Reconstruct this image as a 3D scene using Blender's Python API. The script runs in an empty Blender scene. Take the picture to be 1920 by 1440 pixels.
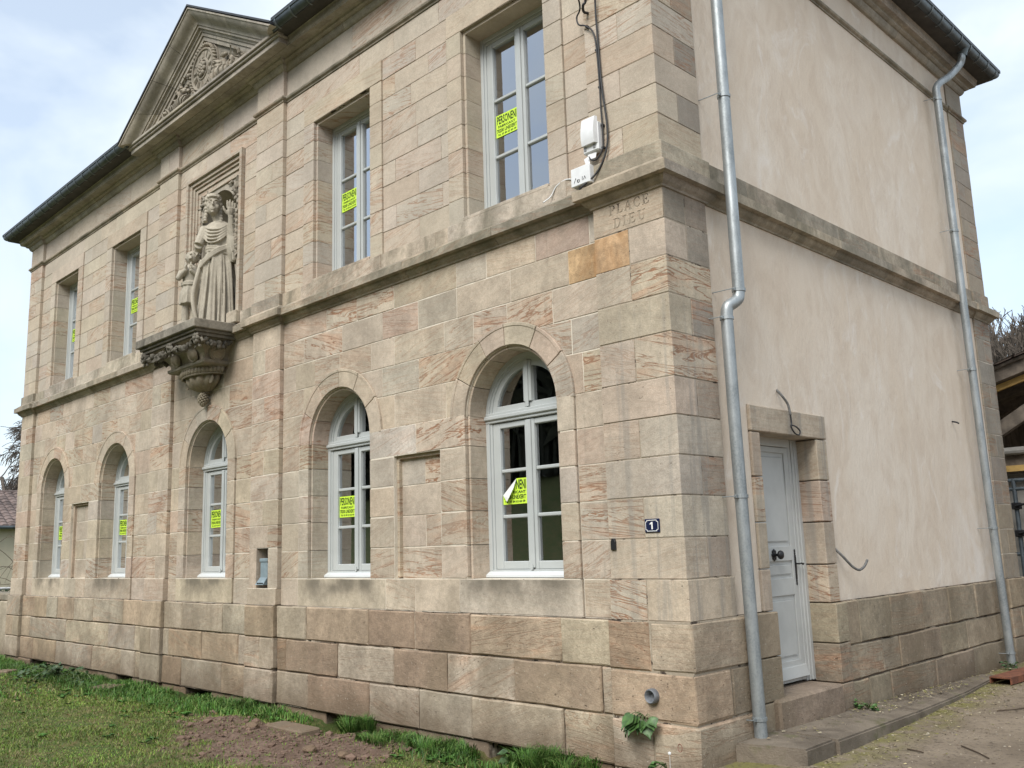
import bpy, bmesh, math, random
import numpy as np
from mathutils import Vector, Matrix
from mathutils import noise as mnoise

random.seed(7); rng = np.random.default_rng(7)
SC = bpy.context.scene
COL = SC.collection

# ------------------------------------------------------------------ camera
cam_d = bpy.data.cameras.new('camera'); cam = bpy.data.objects.new('camera', cam_d); COL.objects.link(cam)
cam_d.sensor_width = 36.0; cam_d.lens = 32.227; cam_d.clip_start = 0.05; cam_d.clip_end = 2000
cam.matrix_world = Matrix(((0.70486, 0.14629, 0.69409, 3.98473), (0.70865, -0.10189, -0.69817, -5.76746),
                           (-0.03142, 0.98398, -0.17549, 2.0), (0, 0, 0, 1)))
SC.camera = cam

# ------------------------------------------------------------------ sky, sun, exposure
SUN_EL, SUN_AZ = math.radians(45), math.radians(164)     # azimuth clockwise from +y: behind and left of the camera
world = bpy.data.worlds.new('World'); SC.world = world; world.use_nodes = True
wn, wl = world.node_tree.nodes, world.node_tree.links
wn.clear()
w_out = wn.new('ShaderNodeOutputWorld'); w_bg = wn.new('ShaderNodeBackground')
w_sky = wn.new('ShaderNodeTexSky'); w_sky.sky_type = 'NISHITA'; w_sky.sun_disc = False
w_sky.sun_elevation = SUN_EL; w_sky.sun_rotation = SUN_AZ; w_sky.air_density = 1.0; w_sky.dust_density = 1.5
w_tc = wn.new('ShaderNodeTexCoord'); w_map = wn.new('ShaderNodeMapping'); w_map.inputs['Scale'].default_value = (1.0, 1.0, 1.7)
w_n = wn.new('ShaderNodeTexNoise'); w_n.inputs['Scale'].default_value = 3.4; w_n.inputs['Detail'].default_value = 5; w_n.inputs['Roughness'].default_value = 0.5; w_n.inputs['Distortion'].default_value = 0.4
w_r = wn.new('ShaderNodeValToRGB'); w_r.color_ramp.elements[0].position = 0.40; w_r.color_ramp.elements[1].position = 0.62
w_r.color_ramp.elements[0].color = (0.50, 0.50, 0.50, 1); w_r.color_ramp.elements[1].color = (0.97, 0.97, 0.97, 1)
w_mix = wn.new('ShaderNodeMixRGB'); w_mix.inputs[2].default_value = (4.0, 4.42, 4.72, 1)
wl.new(w_tc.outputs['Generated'], w_map.inputs[0]); wl.new(w_map.outputs[0], w_n.inputs[0]); wl.new(w_n.outputs[0], w_r.inputs[0])
wl.new(w_r.outputs[0], w_mix.inputs[0]); wl.new(w_sky.outputs[0], w_mix.inputs[1]); wl.new(w_mix.outputs[0], w_bg.inputs[0])
w_bg.inputs[1].default_value = 0.1
wl.new(w_bg.outputs[0], w_out.inputs[0])
sun_d = bpy.data.lights.new('sun', 'SUN'); sun = bpy.data.objects.new('sun', sun_d); COL.objects.link(sun)
sun_d.energy = 1.5; sun_d.angle = math.radians(32); sun_d.color = (1.0, 0.965, 0.91)
sdir = Vector((math.sin(SUN_AZ) * math.cos(SUN_EL), math.cos(SUN_AZ) * math.cos(SUN_EL), math.sin(SUN_EL)))
sun.rotation_euler = (-sdir).to_track_quat('-Z', 'Y').to_euler(); sun.location = (0, -20, 30)
SC.view_settings.view_transform = 'Standard'; SC.view_settings.look = 'None'
SC.view_settings.exposure = 1.3; SC.view_settings.gamma = 1.0; SC.view_settings.use_curve_mapping = False
SC.cycles.use_denoising = True
SC.cycles.max_bounces = 8; SC.cycles.transparent_max_bounces = 16

# ------------------------------------------------------------------ object helpers
def link(o, parent=None):
    COL.objects.link(o)
    if parent is not None: o.parent = parent
    return o
def tag(o, label=None, cat=None, group=None, kind=None):
    if label: o['label'] = label
    if cat: o['category'] = cat
    if group: o['group'] = group
    if kind: o['kind'] = kind
    return o
def empty(name, loc=(0, 0, 0), rz=0.0, parent=None):
    o = bpy.data.objects.new(name, None); o.location = loc; o.rotation_euler = (0, 0, rz); o.empty_display_size = 0.2
    return link(o, parent)
def kids(o): return [c for c in bpy.data.objects if c.parent == o]
def copy_tree(o, parent=None):
    c = o.copy(); COL.objects.link(c)
    if parent is not None: c.parent = parent
    for k in kids(o): copy_tree(k, c)
    return c

class MB:
    """collects vertices, faces and a per-vertex tint into ONE mesh"""
    def __init__(s): s.v = []; s.f = []; s.t = []
    def add(s, vs, fs, tint=(1, 1, 1, .5)):
        n = len(s.v); s.v.extend([tuple(p) for p in vs]); s.f.extend([tuple(i + n for i in f) for f in fs]); s.t.extend([tint] * len(vs)); return s
    def box(s, x0, x1, y0, y1, z0, z1, tint=(1, 1, 1, .5), bev=0.0):
        if bev > 0:
            bm = bmesh.new(); bmesh.ops.create_cube(bm, size=1)
            for v in bm.verts: v.co = Vector(((x0 + x1) / 2 + v.co.x * (x1 - x0), (y0 + y1) / 2 + v.co.y * (y1 - y0), (z0 + z1) / 2 + v.co.z * (z1 - z0)))
            bmesh.ops.bevel(bm, geom=bm.edges[:], offset=bev, segments=1, affect='EDGES')
            s.add_bm(bm, tint); return s
        v = [(x0, y0, z0), (x1, y0, z0), (x1, y1, z0), (x0, y1, z0), (x0, y0, z1), (x1, y0, z1), (x1, y1, z1), (x0, y1, z1)]
        return s.add(v, [(0, 3, 2, 1), (4, 5, 6, 7), (0, 1, 5, 4), (1, 2, 6, 5), (2, 3, 7, 6), (3, 0, 4, 7)], tint)
    def add_bm(s, bm, tint=(1, 1, 1, .5), M=None):
        bm.verts.index_update()
        vs = [(M @ v.co if M else v.co.copy()) for v in bm.verts]
        s.add(vs, [[v.index for v in f.verts] for f in bm.faces], tint); bm.free(); return s
    def quad(s, a, b, c, d, tint=(1, 1, 1, .5)): return s.add([a, b, c, d], [(0, 1, 2, 3)], tint)
    def tube(s, pts, r, n=6, tint=(1, 1, 1, .5), caps=True, scale2=1.0):
        P = [Vector(p) for p in pts]; m = len(P)
        rs = r if isinstance(r, (list, tuple)) else [r] * m
        up = None; vs = []; fs = []
        for i in range(m):
            t = (P[min(i + 1, m - 1)] - P[max(i - 1, 0)])
            if t.length < 1e-9: t = Vector((0, 0, 1))
            t.normalize()
            if up is None:
                up = t.cross(Vector((0, 0, 1)) if abs(t.z) < .9 else Vector((1, 0, 0))).normalized()
            else:
                up = (up - t * up.dot(t)); up = up.normalized() if up.length > 1e-6 else t.orthogonal().normalized()
            w = t.cross(up)
            for k in range(n):
                a = 2 * math.pi * k / n
                vs.append(P[i] + up * (math.cos(a) * rs[i]) + w * (math.sin(a) * rs[i] * scale2))
        for i in range(m - 1):
            for k in range(n):
                k2 = (k + 1) % n; fs.append((i * n + k, i * n + k2, (i + 1) * n + k2, (i + 1) * n + k))
        if caps: fs.append(tuple(range(n - 1, -1, -1))); fs.append(tuple((m - 1) * n + k for k in range(n)))
        return s.add(vs, fs, tint)
    def lathe(s, prof, n=16, M=None, tint=(1, 1, 1, .5), a0=0, a1=2 * math.pi):
        full = abs(a1 - a0 - 2 * math.pi) < 1e-6; vs = []; fs = []; m = len(prof); na = n if full else n + 1
        for i in range(na):
            a = a0 + (a1 - a0) * i / n
            for r, z in prof:
                p = Vector((r * math.cos(a), r * math.sin(a), z)); vs.append(M @ p if M else p)
        for i in range(n):
            j = (i + 1) % na
            for k in range(m - 1): fs.append((i * m + k, j * m + k, j * m + k + 1, i * m + k + 1))
        return s.add(vs, fs, tint)
    def ico(s, c, r, sub=1, tint=(1, 1, 1, .5), jit=0.0, M=None):
        bm = bmesh.new(); bmesh.ops.create_icosphere(bm, subdivisions=sub, radius=1)
        rr = r if isinstance(r, (list, tuple)) else (r, r, r)
        for v in bm.verts:
            k = 1 + (random.random() - .5) * 2 * jit
            q = Vector((v.co.x * rr[0] * k, v.co.y * rr[1] * k, v.co.z * rr[2] * k))
            v.co = (M @ q if M else q) + Vector(c)
        return s.add_bm(bm, tint)
    def mesh(s, name, mat=None, smooth=False):
        me = bpy.data.meshes.new(name); me.from_pydata([tuple(p) for p in s.v], [], s.f)
        a = me.attributes.new('tint', 'FLOAT_COLOR', 'POINT'); a.data.foreach_set('color', np.array(s.t, np.float32).ravel())
        if mat: me.materials.append(mat)
        if smooth: me.polygons.foreach_set('use_smooth', [True] * len(me.polygons))
        me.update(); return me
    def build(s, name, mat, parent=None, smooth=False, loc=None):
        o = bpy.data.objects.new(name, s.mesh(name, mat, smooth))
        if loc: o.location = loc
        return link(o, parent)
def inst(me, name, parent=None, loc=(0, 0, 0), rz=0):
    o = bpy.data.objects.new(name, me); o.location = loc; o.rotation_euler = (0, 0, rz); return link(o, parent)
def smooth_angle(o, deg=35):
    me = o.data; me.polygons.foreach_set('use_smooth', [True] * len(me.polygons))
    try: me.set_sharp_from_angle(angle=math.radians(deg))
    except Exception: pass
    return o
def cr(pts, k=6):
    """Catmull-Rom through the points"""
    P = [Vector(p) for p in pts]; out = []
    for i in range(len(P) - 1):
        p0 = P[max(i - 1, 0)]; p1 = P[i]; p2 = P[i + 1]; p3 = P[min(i + 2, len(P) - 1)]
        for j in range(k):
            t = j / k
            out.append(0.5 * ((2 * p1) + (p2 - p0) * t + (2 * p0 - 5 * p1 + 4 * p2 - p3) * t * t + (3 * p1 - p0 - 3 * p2 + p3) * t ** 3))
    out.append(P[-1]); return out

# ------------------------------------------------------------------ materials
class NT:
    def __init__(s, name):
        s.m = bpy.data.materials.new(name); s.m.use_nodes = True; s.n = s.m.node_tree.nodes; s.l = s.m.node_tree.links
        s.b = s.n['Principled BSDF']; s.out = s.n['Material Output']
    def node(s, t, ins=None, **kw):
        nd = s.n.new(t)
        for k, v in kw.items(): setattr(nd, k, v)
        for k, v in (ins or {}).items():
            if hasattr(v, 'is_linked') or isinstance(v, bpy.types.NodeSocket): s.l.new(v, nd.inputs[k])
            else: nd.inputs[k].default_value = v
        return nd
    def math(s, op, a, b=0.0, c=0.0, clamp=False):
        return s.node('ShaderNodeMath', {0: a, 1: b, 2: c}, operation=op, use_clamp=clamp).outputs[0]
    def noise(s, vec, scale, detail=2, rough=.5, dist=0.0, col=False):
        nd = s.node('ShaderNodeTexNoise', {'Vector': vec, 'Scale': scale, 'Detail': detail, 'Roughness': rough, 'Distortion': dist}); return nd.outputs[1 if col else 0]
    def ramp(s, fac, lo, hi, a=0.0, b=1.0):
        return s.node('ShaderNodeMapRange', {'Value': fac, 'From Min': lo, 'From Max': hi, 'To Min': a, 'To Max': b}, interpolation_type='SMOOTHSTEP').outputs[0]
    def mix(s, f, a, b, mode='MIX'):
        nd = s.node('ShaderNodeMixRGB', {0: f, 1: a, 2: b}, blend_type=mode); return nd.outputs[0]
    def pos(s, sc=(1, 1, 1), rot=(0, 0, 0), loc=(0, 0, 0)):
        tc = s.node('ShaderNodeTexCoord'); return s.node('ShaderNodeMapping', {'Vector': tc.outputs['Object'], 'Scale': sc, 'Rotation': rot, 'Location': loc}).outputs[0]
    def bump(s, h, strength=.3, dist=.01, normal=None):
        ins = {'Height': h, 'Strength': strength, 'Distance': dist}
        if normal is not None: ins['Normal'] = normal
        return s.node('ShaderNodeBump', ins).outputs[0]
    def fin(s, col=None, rough=None, normal=None, metal=None, spec=None):
        for k, v in (('Base Color', col), ('Roughness', rough), ('Normal', normal), ('Metallic', metal), ('Specular IOR Level', spec)):
            if v is None: continue
            if isinstance(v, bpy.types.NodeSocket): s.l.new(v, s.b.inputs[k])
            else: s.b.inputs[k].default_value = (tuple(v) + (1,))[:4] if isinstance(v, (tuple, list)) else v
        return s.m

def stone_mat(name, vein=1.0, bump=.35, rough=.9, mott=.5, pits=.5, grime=None, grime_amt=0.0, grime_sc=1.3, vcol=(.29, .15, .085), scale=1.0, stain=None, line=.85, damp=False, streak=False):
    """sandstone: tint of the single block, bedding veins that tilt from block to block, mottling, grain, pits, weather stains"""
    N = NT(name)
    at = N.node('ShaderNodeAttribute', attribute_name='tint'); base = at.outputs['Color']; rnd = at.outputs['Alpha']
    tc = N.node('ShaderNodeTexCoord').outputs['Object']
    off = N.node('ShaderNodeVectorMath', {0: (17.3, 9.1, 31.7)}, operation='SCALE'); N.l.new(rnd, off.inputs['Scale'])
    p = N.node('ShaderNodeVectorMath', {0: tc, 1: off.outputs[0]}, operation='ADD').outputs[0]
    ang = N.math('MULTIPLY', N.math('SUBTRACT', N.math('FRACT', N.math('MULTIPLY', rnd, 13.7)), .42), .75)
    pr = N.node('ShaderNodeVectorRotate', {'Vector': p, 'Angle': ang}, rotation_type='Y_AXIS').outputs[0]
    pv = N.node('ShaderNodeMapping', {'Vector': pr, 'Scale': (.62 * scale, .62 * scale, 4.4 * scale)}).outputs[0]
    amt = N.ramp(N.math('FRACT', N.math('MULTIPLY', rnd, 7.31)), .35, 1.0)
    band = N.math('MULTIPLY', N.ramp(N.noise(pv, 1.2, 3, .55, 1.5), .50, .68), N.math('MULTIPLY', amt, .80 * vein))
    pl = N.node('ShaderNodeMapping', {'Vector': pr, 'Scale': (.75 * scale, .75 * scale, 9 * scale)}).outputs[0]
    ln = N.noise(pl, .9, 4, .62, 2.0)
    lines = N.math('MULTIPLY', N.ramp(N.math('ABSOLUTE', N.math('SUBTRACT', ln, .5)), .030, .004), N.math('MULTIPLY', N.math('ADD', amt, .12), line * vein))
    am2 = N.ramp(N.math('FRACT', N.math('MULTIPLY', rnd, 3.93)), .55, .85)          # some blocks are laced with fine cross-bedding
    l2 = N.noise(N.node('ShaderNodeMapping', {'Vector': pr, 'Scale': (1.3 * scale, 1.3 * scale, 26 * scale)}).outputs[0], 1.0, 3, .55, 1.1)
    lines2 = N.math('MULTIPLY', N.ramp(N.math('ABSOLUTE', N.math('SUBTRACT', l2, .5)), .05, .01), N.math('MULTIPLY', am2, .42 * vein))
    mo = N.math('MULTIPLY', N.ramp(N.noise(p, 2.6, 4, .6, .3), .28, .72, 1 - .26 * mott, 1 + .16 * mott), N.ramp(N.noise(p, 19, 4, .65, .4), .3, .7, 1 - .15 * mott, 1 + .12 * mott))
    gr = N.noise(p, 95, 3, .7); g2 = N.ramp(gr, .25, .75, .86, 1.12)
    c = N.mix(band, base, N.mix(.55, base, (.47, .255, .15, 1)))
    c = N.mix(lines, c, vcol + (1,)); c = N.mix(lines2, c, N.mix(.5, base, (.27, .15, .09, 1)))
    c = N.mix(1.0, c, N.node('ShaderNodeCombineXYZ', {0: N.math('MULTIPLY', mo, g2), 1: N.math('MULTIPLY', mo, g2), 2: N.math('MULTIPLY', mo, g2)}).outputs[0], 'MULTIPLY')
    pit = N.ramp(N.noise(p, 34, 2, .5), .70, .76)
    c = N.mix(N.math('MULTIPLY', pit, .55 * pits), c, (.13, .095, .065, 1))
    wx = N.noise(N.node('ShaderNodeMapping', {'Vector': tc, 'Scale': (1.0, 1.0, .45)}).outputs[0], grime_sc, 5, .62, .6)
    if grime: c = N.mix(N.math('MULTIPLY', N.ramp(wx, .40, .72), grime_amt), c, grime + (1,))
    if streak:                                  # grey run-off streaks down the corner below the band
        s3 = N.node('ShaderNodeSeparateXYZ', {0: tc}); sx = N.noise(N.node('ShaderNodeMapping', {'Vector': tc, 'Scale': (7, 7, .35)}).outputs[0], 1.6, 4, .6)
        win = N.math('MULTIPLY', N.ramp(s3.outputs[0], -1.0, -.3), N.ramp(s3.outputs[2], 4.4, 3.2)); c = N.mix(N.math('MULTIPLY', N.math('MULTIPLY', N.ramp(sx, .50, .64), win), .42), c, (.255, .245, .225, 1))
        c = N.mix(N.math('MULTIPLY', N.ramp(sx, .56, .74), .22), c, (.20, .18, .145, 1))
    if stain:                                   # soot run-off below a ledge: soaks in from the top of the course
        z = N.node('ShaderNodeSeparateXYZ', {0: tc}).outputs[2]
        edge = N.math('ADD', z, N.math('MULTIPLY', N.math('SUBTRACT', N.noise(tc, 5, 4, .6), .5), .22))
        xx = N.math('ADD', N.node('ShaderNodeSeparateXYZ', {0: tc}).outputs[0], N.math('MULTIPLY', N.math('SUBTRACT', N.noise(tc, 3, 3, .6), .5), .35)); under = None
        for wc in (-1.84, -4.535, -7.63, -10.71, -13.42):
            q = N.ramp(N.math('ABSOLUTE', N.math('SUBTRACT', xx, wc)), .78, .45); under = q if under is None else N.math('MAXIMUM', under, q)
        c = N.mix(N.math('MULTIPLY', N.math('MULTIPLY', N.ramp(edge, stain[0], stain[1]), under), N.math('MULTIPLY', N.ramp(N.noise(tc, 2.2, 3, .6), .3, .6), stain[2])), c, (.12, .105, .08, 1))
    if damp:                                    # moss and splashed earth along the foot of the wall
        z = N.node('ShaderNodeSeparateXYZ', {0: tc}).outputs[2]
        edge = N.math('ADD', z, N.math('MULTIPLY', N.math('SUBTRACT', N.noise(tc, 3, 4, .6), .5), .5))
        c = N.mix(N.ramp(edge, .72, .25, 0, .75), c, (.14, .10, .065, 1))
        lich = N.ramp(N.noise(tc, 42, 2, .5), .69, .73); c = N.mix(N.math('MULTIPLY', lich, .45), c, (.55, .5, .42, 1))
    h = N.math('ADD', N.math('MULTIPLY', gr, .35), N.math('MULTIPLY', N.noise(p, 22, 5, .65), .65))
    h = N.math('SUBTRACT', h, N.math('MULTIPLY', pit, .8)); h = N.math('SUBTRACT', h, N.math('MULTIPLY', lines, .35))
    return N.fin(c, rough, N.bump(h, bump, .012), spec=.25)

M_ashlar = stone_mat('ashlar_sandstone', vein=1.0, bump=.5, mott=.7, streak=True, grime=(.25, .21, .16), grime_amt=.35)
M_upper = stone_mat('upper_sandstone', vein=.75, bump=.3, mott=.4, pits=.35, grime=(.27, .235, .18), grime_amt=.25)
M_plinth = stone_mat('plinth_sandstone', vein=.8, bump=1.0, mott=1.0, pits=.8, grime=(.19, .15, .10), grime_amt=.6, line=.45, damp=True)
M_sill = stone_mat('sill_sandstone', vein=.5, bump=.5, mott=.8, pits=.5, grime=(.22, .18, .12), grime_amt=.4, stain=(1.45, 1.70, .8))
M_orange = stone_mat('ochre_sandstone', vein=.3, bump=.6, mott=1.3, pits=1.0, grime=(.36, .20, .09), grime_amt=.85, grime_sc=6.5)
M_band = stone_mat('band_sandstone', vein=.5, bump=.5, mott=1.0, pits=.8, grime=(.125, .115, .08), grime_amt=.72, grime_sc=2.2)
M_cornice = stone_mat('cornice_sandstone', vein=.2, bump=.3, mott=.9, pits=.4, grime=(.15, .135, .11), grime_amt=.45, grime_sc=2.0)
M_carved = stone_mat('carved_sandstone', vein=.15, bump=.25, mott=.8, pits=.3, grime=(.14, .12, .09), grime_amt=.45, grime_sc=3.0)
M_statue = stone_mat('statue_sandstone', vein=.1, bump=.25, mott=.6, pits=.3, grime=(.20, .175, .135), grime_amt=.35, grime_sc=3.0)
M_sooty = stone_mat('sooty_sandstone', vein=.2, bump=.5, mott=1.1, pits=.6, grime=(.055, .05, .04), grime_amt=.8, grime_sc=3.0)

def plain(name, col, rough=.5, metal=0.0, nz=0.0, nsc=20, bump=0.0, spec=None):
    N = NT(name); c = col + (1,)
    if nz:
        f = N.ramp(N.noise(N.pos(), nsc, 4, .6), .3, .7, 1 - nz, 1 + nz)
        c = N.mix(1.0, c, N.node('ShaderNodeCombineXYZ', {0: f, 1: f, 2: f}).outputs[0], 'MULTIPLY')
    return N.fin(c if nz else col, rough, N.bump(N.noise(N.pos(), nsc * 3, 3), bump, .01) if bump else None, metal, spec)

def mortar_mat(name, lite, mid, dark, t0, t1):
    N = NT(name); q = N.pos(); f = N.noise(q, 1.7, 5, .65); g = N.noise(q, 6, 4, .7)
    c = N.mix(N.ramp(f, t0, t0 + .12), mid + (1,), lite + (1,)); c = N.mix(N.ramp(g, t1, t1 + .05), c, dark + (1,))
    return N.fin(c, .95, N.bump(N.noise(q, 60, 3), .5, .012), spec=.1)
M_mortar = mortar_mat('lime_mortar', (.64, .585, .49), (.47, .41, .325), (.12, .095, .07), .38, .635)
M_mortar_up = mortar_mat('upper_mortar', (.50, .445, .36), (.34, .29, .225), (.07, .055, .045), .56, .56)
M_mortar_pl = mortar_mat('plinth_mortar', (.52, .45, .36), (.14, .11, .085), (.03, .025, .02), .54, .55)

def plaster_mat():
    N = NT('pink_lime_plaster'); p = N.pos()
    pm = N.node('ShaderNodeMapping', {'Vector': p, 'Scale': (1, 1, .6)}).outputs[0]
    a = N.ramp(N.noise(pm, .9, 5, .6, .8), .33, .68); b = N.ramp(N.noise(pm, 2.3, 5, .62, 1.5), .38, .70)
    c = N.mix(a, (.665, .565, .455, 1), (.71, .628, .53, 1)); c = N.mix(N.math('MULTIPLY', b, .55), c, (.57, .465, .365, 1))
    w = N.ramp(N.noise(pm, 1.6, 6, .7, 2.0), .54, .72); c = N.mix(N.math('MULTIPLY', w, .75), c, (.76, .70, .63, 1))
    # bloom of salts drying out towards the far downpipe, and sandy patches low on the wall
    s = N.node('ShaderNodeSeparateXYZ', {0: p}); yb = N.ramp(s.outputs[1], 4.6, 6.2); zb = N.ramp(s.outputs[2], 3.9, 1.5)
    bl = N.math('MULTIPLY', N.math('MULTIPLY', yb, zb), N.ramp(N.noise(pm, 2.0, 5, .65, 1.0), .35, .65)); c = N.mix(N.math('MULTIPLY', bl, .75), c, (.74, .69, .63, 1))
    g = N.noise(p, 130, 3, .7); f = N.ramp(g, .2, .8, .93, 1.06)
    c = N.mix(1.0, c, N.node('ShaderNodeCombineXYZ', {0: f, 1: f, 2: f}).outputs[0], 'MULTIPLY')
    h = N.math('ADD', N.math('MULTIPLY', g, .4), N.noise(pm, 7, 5, .6, 1.0))
    tr = N.noise(N.node('ShaderNodeMapping', {'Vector': p, 'Scale': (1, 3.2, 1.1), 'Rotation': (.6, 0, 0)}).outputs[0], 3.0, 5, .7, 2.5)
    h = N.math('ADD', h, N.math('MULTIPLY', tr, 1.3)); c = N.mix(N.ramp(tr, .56, .70, 0, .18), c, (.50, .42, .335, 1))
    return N.fin(c, .95, N.bump(h, .35, .014), spec=.15)
M_plaster = plaster_mat()
M_frame = plain('pale_grey_paint', (.44, .465, .46), .38, nz=.04, nsc=3)
M_sillpaint = plain('white_sill_paint', (.58, .61, .62), .35)
M_door = plain('grey_door_paint', (.46, .47, .455), .45, nz=.08, nsc=3)
M_black = plain('black_iron', (.012, .012, .014), .45)
M_cable = plain('black_cable', (.02, .02, .022), .55)
M_white = plain('white_plastic', (.72, .73, .73), .4, nz=.06, nsc=9)
M_zincdark = plain('weathered_zinc', (.085, .10, .105), .42, metal=.55, nz=.25, nsc=5)
M_roof = plain('dark_slate', (.035, .037, .042), .6, nz=.2, nsc=12)
M_wood_dark = plain('dark_eave_board', (.05, .045, .038), .8, nz=.3, nsc=6)
M_room = plain('room_wall', (.36, .35, .32), .9)
M_roomfloor = plain('room_floor', (.20, .16, .12), .8)
M_dark = plain('hollow_earth', (.02, .016, .012), 1.0)

def galv_mat():
    N = NT('galvanised_zinc'); p = N.pos(sc=(1, 1, .35))
    f = N.noise(p, 9, 5, .65, .5); c = N.mix(N.ramp(f, .3, .7), (.22, .245, .255, 1), (.38, .41, .42, 1))
    z = N.noise(N.pos(), 60, 3, .6); c = N.mix(N.ramp(z, .35, .65, 0, .35), c, (.42, .45, .46, 1)); r = N.ramp(f, .3, .7, .58, .44)
    return N.fin(c, r, N.bump(N.noise(N.pos(), 12, 3), .10, .01), .6)
M_galv = galv_mat()

def glass_mat():
    N = NT('window_glass'); N.n.remove(N.b)
    tr = N.node('ShaderNodeBsdfTransparent', {'Color': (.80, .86, .84, 1)}); gl = N.node('ShaderNodeBsdfGlossy', {'Color': (.95, .97, 1, 1), 'Roughness': .012})
    bm = N.bump(N.noise(N.pos(), 1.3, 2), .05, .02); N.l.new(bm, gl.inputs['Normal'])
    fr = N.node('ShaderNodeFresnel', {'IOR': 1.55}).outputs[0]
    k = N.math('MULTIPLY', fr, 6.5, clamp=True)           # coated two sheets of a double-glazed pane reflect
    mx = N.node('ShaderNodeMixShader', {0: k, 1: tr.outputs[0], 2: gl.outputs[0]}); N.l.new(mx.outputs[0], N.out.inputs[0]); return N.m
M_glass = glass_mat()

# ------------------------------------------------------------------ block masonry
def inset(poly, d):
    n = len(poly); out = []
    for i in range(n):
        p0 = poly[i - 1]; p1 = poly[i]; p2 = poly[(i + 1) % n]
        a = (p1[0] - p0[0], p1[1] - p0[1]); b = (p2[0] - p1[0], p2[1] - p1[1])
        la = math.hypot(*a) or 1e-9; lb = math.hypot(*b) or 1e-9
        na = (-a[1] / la, a[0] / la); nb = (-b[1] / lb, b[0] / lb)
        k = 1 + na[0] * nb[0] + na[1] * nb[1]
        if k < .25: k = .25
        out.append((p1[0] + (na[0] + nb[0]) * d / k, p1[1] + (na[1] + nb[1]) * d / k))
    return out
def to3(axis, a, b, d):                    # d = depth measured inward from the y = 0 (front) or x = 0 (side) plane
    return (a, d, b) if axis == 'F' else (-d, a, b)
def prism(mb, axis, poly, d0, d1, bev=.006, tint=(1, 1, 1, .5), jit=0.0, cap=False):
    n = len(poly); ip = inset(poly, bev) if bev else poly
    dj = (random.random() - .5) * jit
    vs = []
    tx = (random.random() - .5) * jit; tz = (random.random() - .5) * jit
    ca = sum(p[0] for p in poly) / n; cb = sum(p[1] for p in poly) / n
    for a, b in ip: vs.append(to3(axis, a, b, d0 + dj + max(-1, min(1, (a - ca) * 2)) * tx + max(-1, min(1, (b - cb) * 4)) * tz))
    if bev:
        for a, b in poly: vs.append(to3(axis, a + (random.random() - .5) * jit * .8, b + (random.random() - .5) * jit * .8, d0 + dj + bev * 1.1))
    for a, b in poly: vs.append(to3(axis, a, b, d1))
    fs = [tuple(range(n))]
    L = 3 if bev else 2
    for k in range(L - 1):
        for i in range(n):
            j = (i + 1) % n; fs.append((k * n + i, (k + 1) * n + i, (k + 1) * n + j, k * n + j))
    if cap: fs.append(tuple((L - 1) * n + i for i in range(n - 1, -1, -1)))
    mb.add(vs, fs, tint)

PAL = {'ashlar': [((.475, .41, .315), 6), ((.465, .405, .32), 4), ((.485, .41, .315), 3), ((.48, .385, .30), 2), ((.45, .405, .33), 3), ((.50, .43, .34), 2)],
       'upper': [((.485, .43, .345), 6), ((.49, .425, .335), 4), ((.48, .415, .325), 3), ((.475, .40, .31), 1), ((.465, .42, .345), 3)],
       'plinth': [((.42, .36, .27), 5), ((.395, .35, .27), 4), ((.41, .325, .23), 3), ((.31, .235, .165), 3), ((.45, .39, .30), 3)],
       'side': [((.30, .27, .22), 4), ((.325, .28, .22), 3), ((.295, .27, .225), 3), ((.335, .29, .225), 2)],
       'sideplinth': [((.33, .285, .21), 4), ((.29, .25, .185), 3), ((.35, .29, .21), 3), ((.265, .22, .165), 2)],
       'band': [((.36, .32, .25), 3), ((.32, .29, .23), 3), ((.39, .34, .26), 2)],
       'cornice': [((.39, .36, .30), 3), ((.36, .335, .28), 3), ((.41, .37, .30), 1)],
       'frieze': [((.46, .41, .335), 3), ((.475, .42, .34), 3)], 'orange': [((.50, .345, .20), 1)], 'white': [((.54, .49, .42), 1)]}
def pick(kind):
    t = random.choices([c for c, w in PAL[kind]], [w for c, w in PAL[kind]])[0]; k = 1 + (random.random() - .5) * .10
    return (t[0] * k * 1.015, .995 * t[1] * k * (1 + (random.random() - .5) * .03), .995 * t[2] * k * (1 + (random.random() - .5) * .06), random.random())

BLD = empty('stone_building')
tag(BLD, 'two storey sandstone building with arched lower windows and a pink plastered side wall', 'building')
MORT = {'low': MB(), 'up': MB(), 'pl': MB()}
EXTRA = []                                  # stones past the limit are joined
def rough(poly, a, seglen=.17):
    """hand-dressed outline: edges wander a little, now and then a corner is chipped"""
    if len(poly) != 4: return poly
    out = []
    for i in range(4):
        p, q = poly[i], poly[(i + 1) % 4]; l = math.hypot(q[0] - p[0], q[1] - p[1]); n = max(1, min(5, int(l / seglen)))
        nx_, ny_ = -(q[1] - p[1]) / l, (q[0] - p[0]) / l
        for k in range(n):
            t = k / n + (random.uniform(-.25, .25) / n if k else 0); o = random.uniform(-.4, 1.0) * a if k else 0
            if k == 0 and random.random() < .16 and l > .12:
                s = random.uniform(1.5, 4) * a; pp = poly[i - 1]; lp = math.hypot(pp[0] - p[0], pp[1] - p[1]); out.append((p[0] + (pp[0] - p[0]) / lp * s, p[1] + (pp[1] - p[1]) / lp * s)); out.append((p[0] + (q[0] - p[0]) / l * s, p[1] + (q[1] - p[1]) / l * s)); continue
            out.append((p[0] + (q[0] - p[0]) * t + nx_ * o, p[1] + (q[1] - p[1]) * t + ny_ * o))
    return out
ROUGH = {.010: .0045, .012: .006, .006: .0028}
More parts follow.
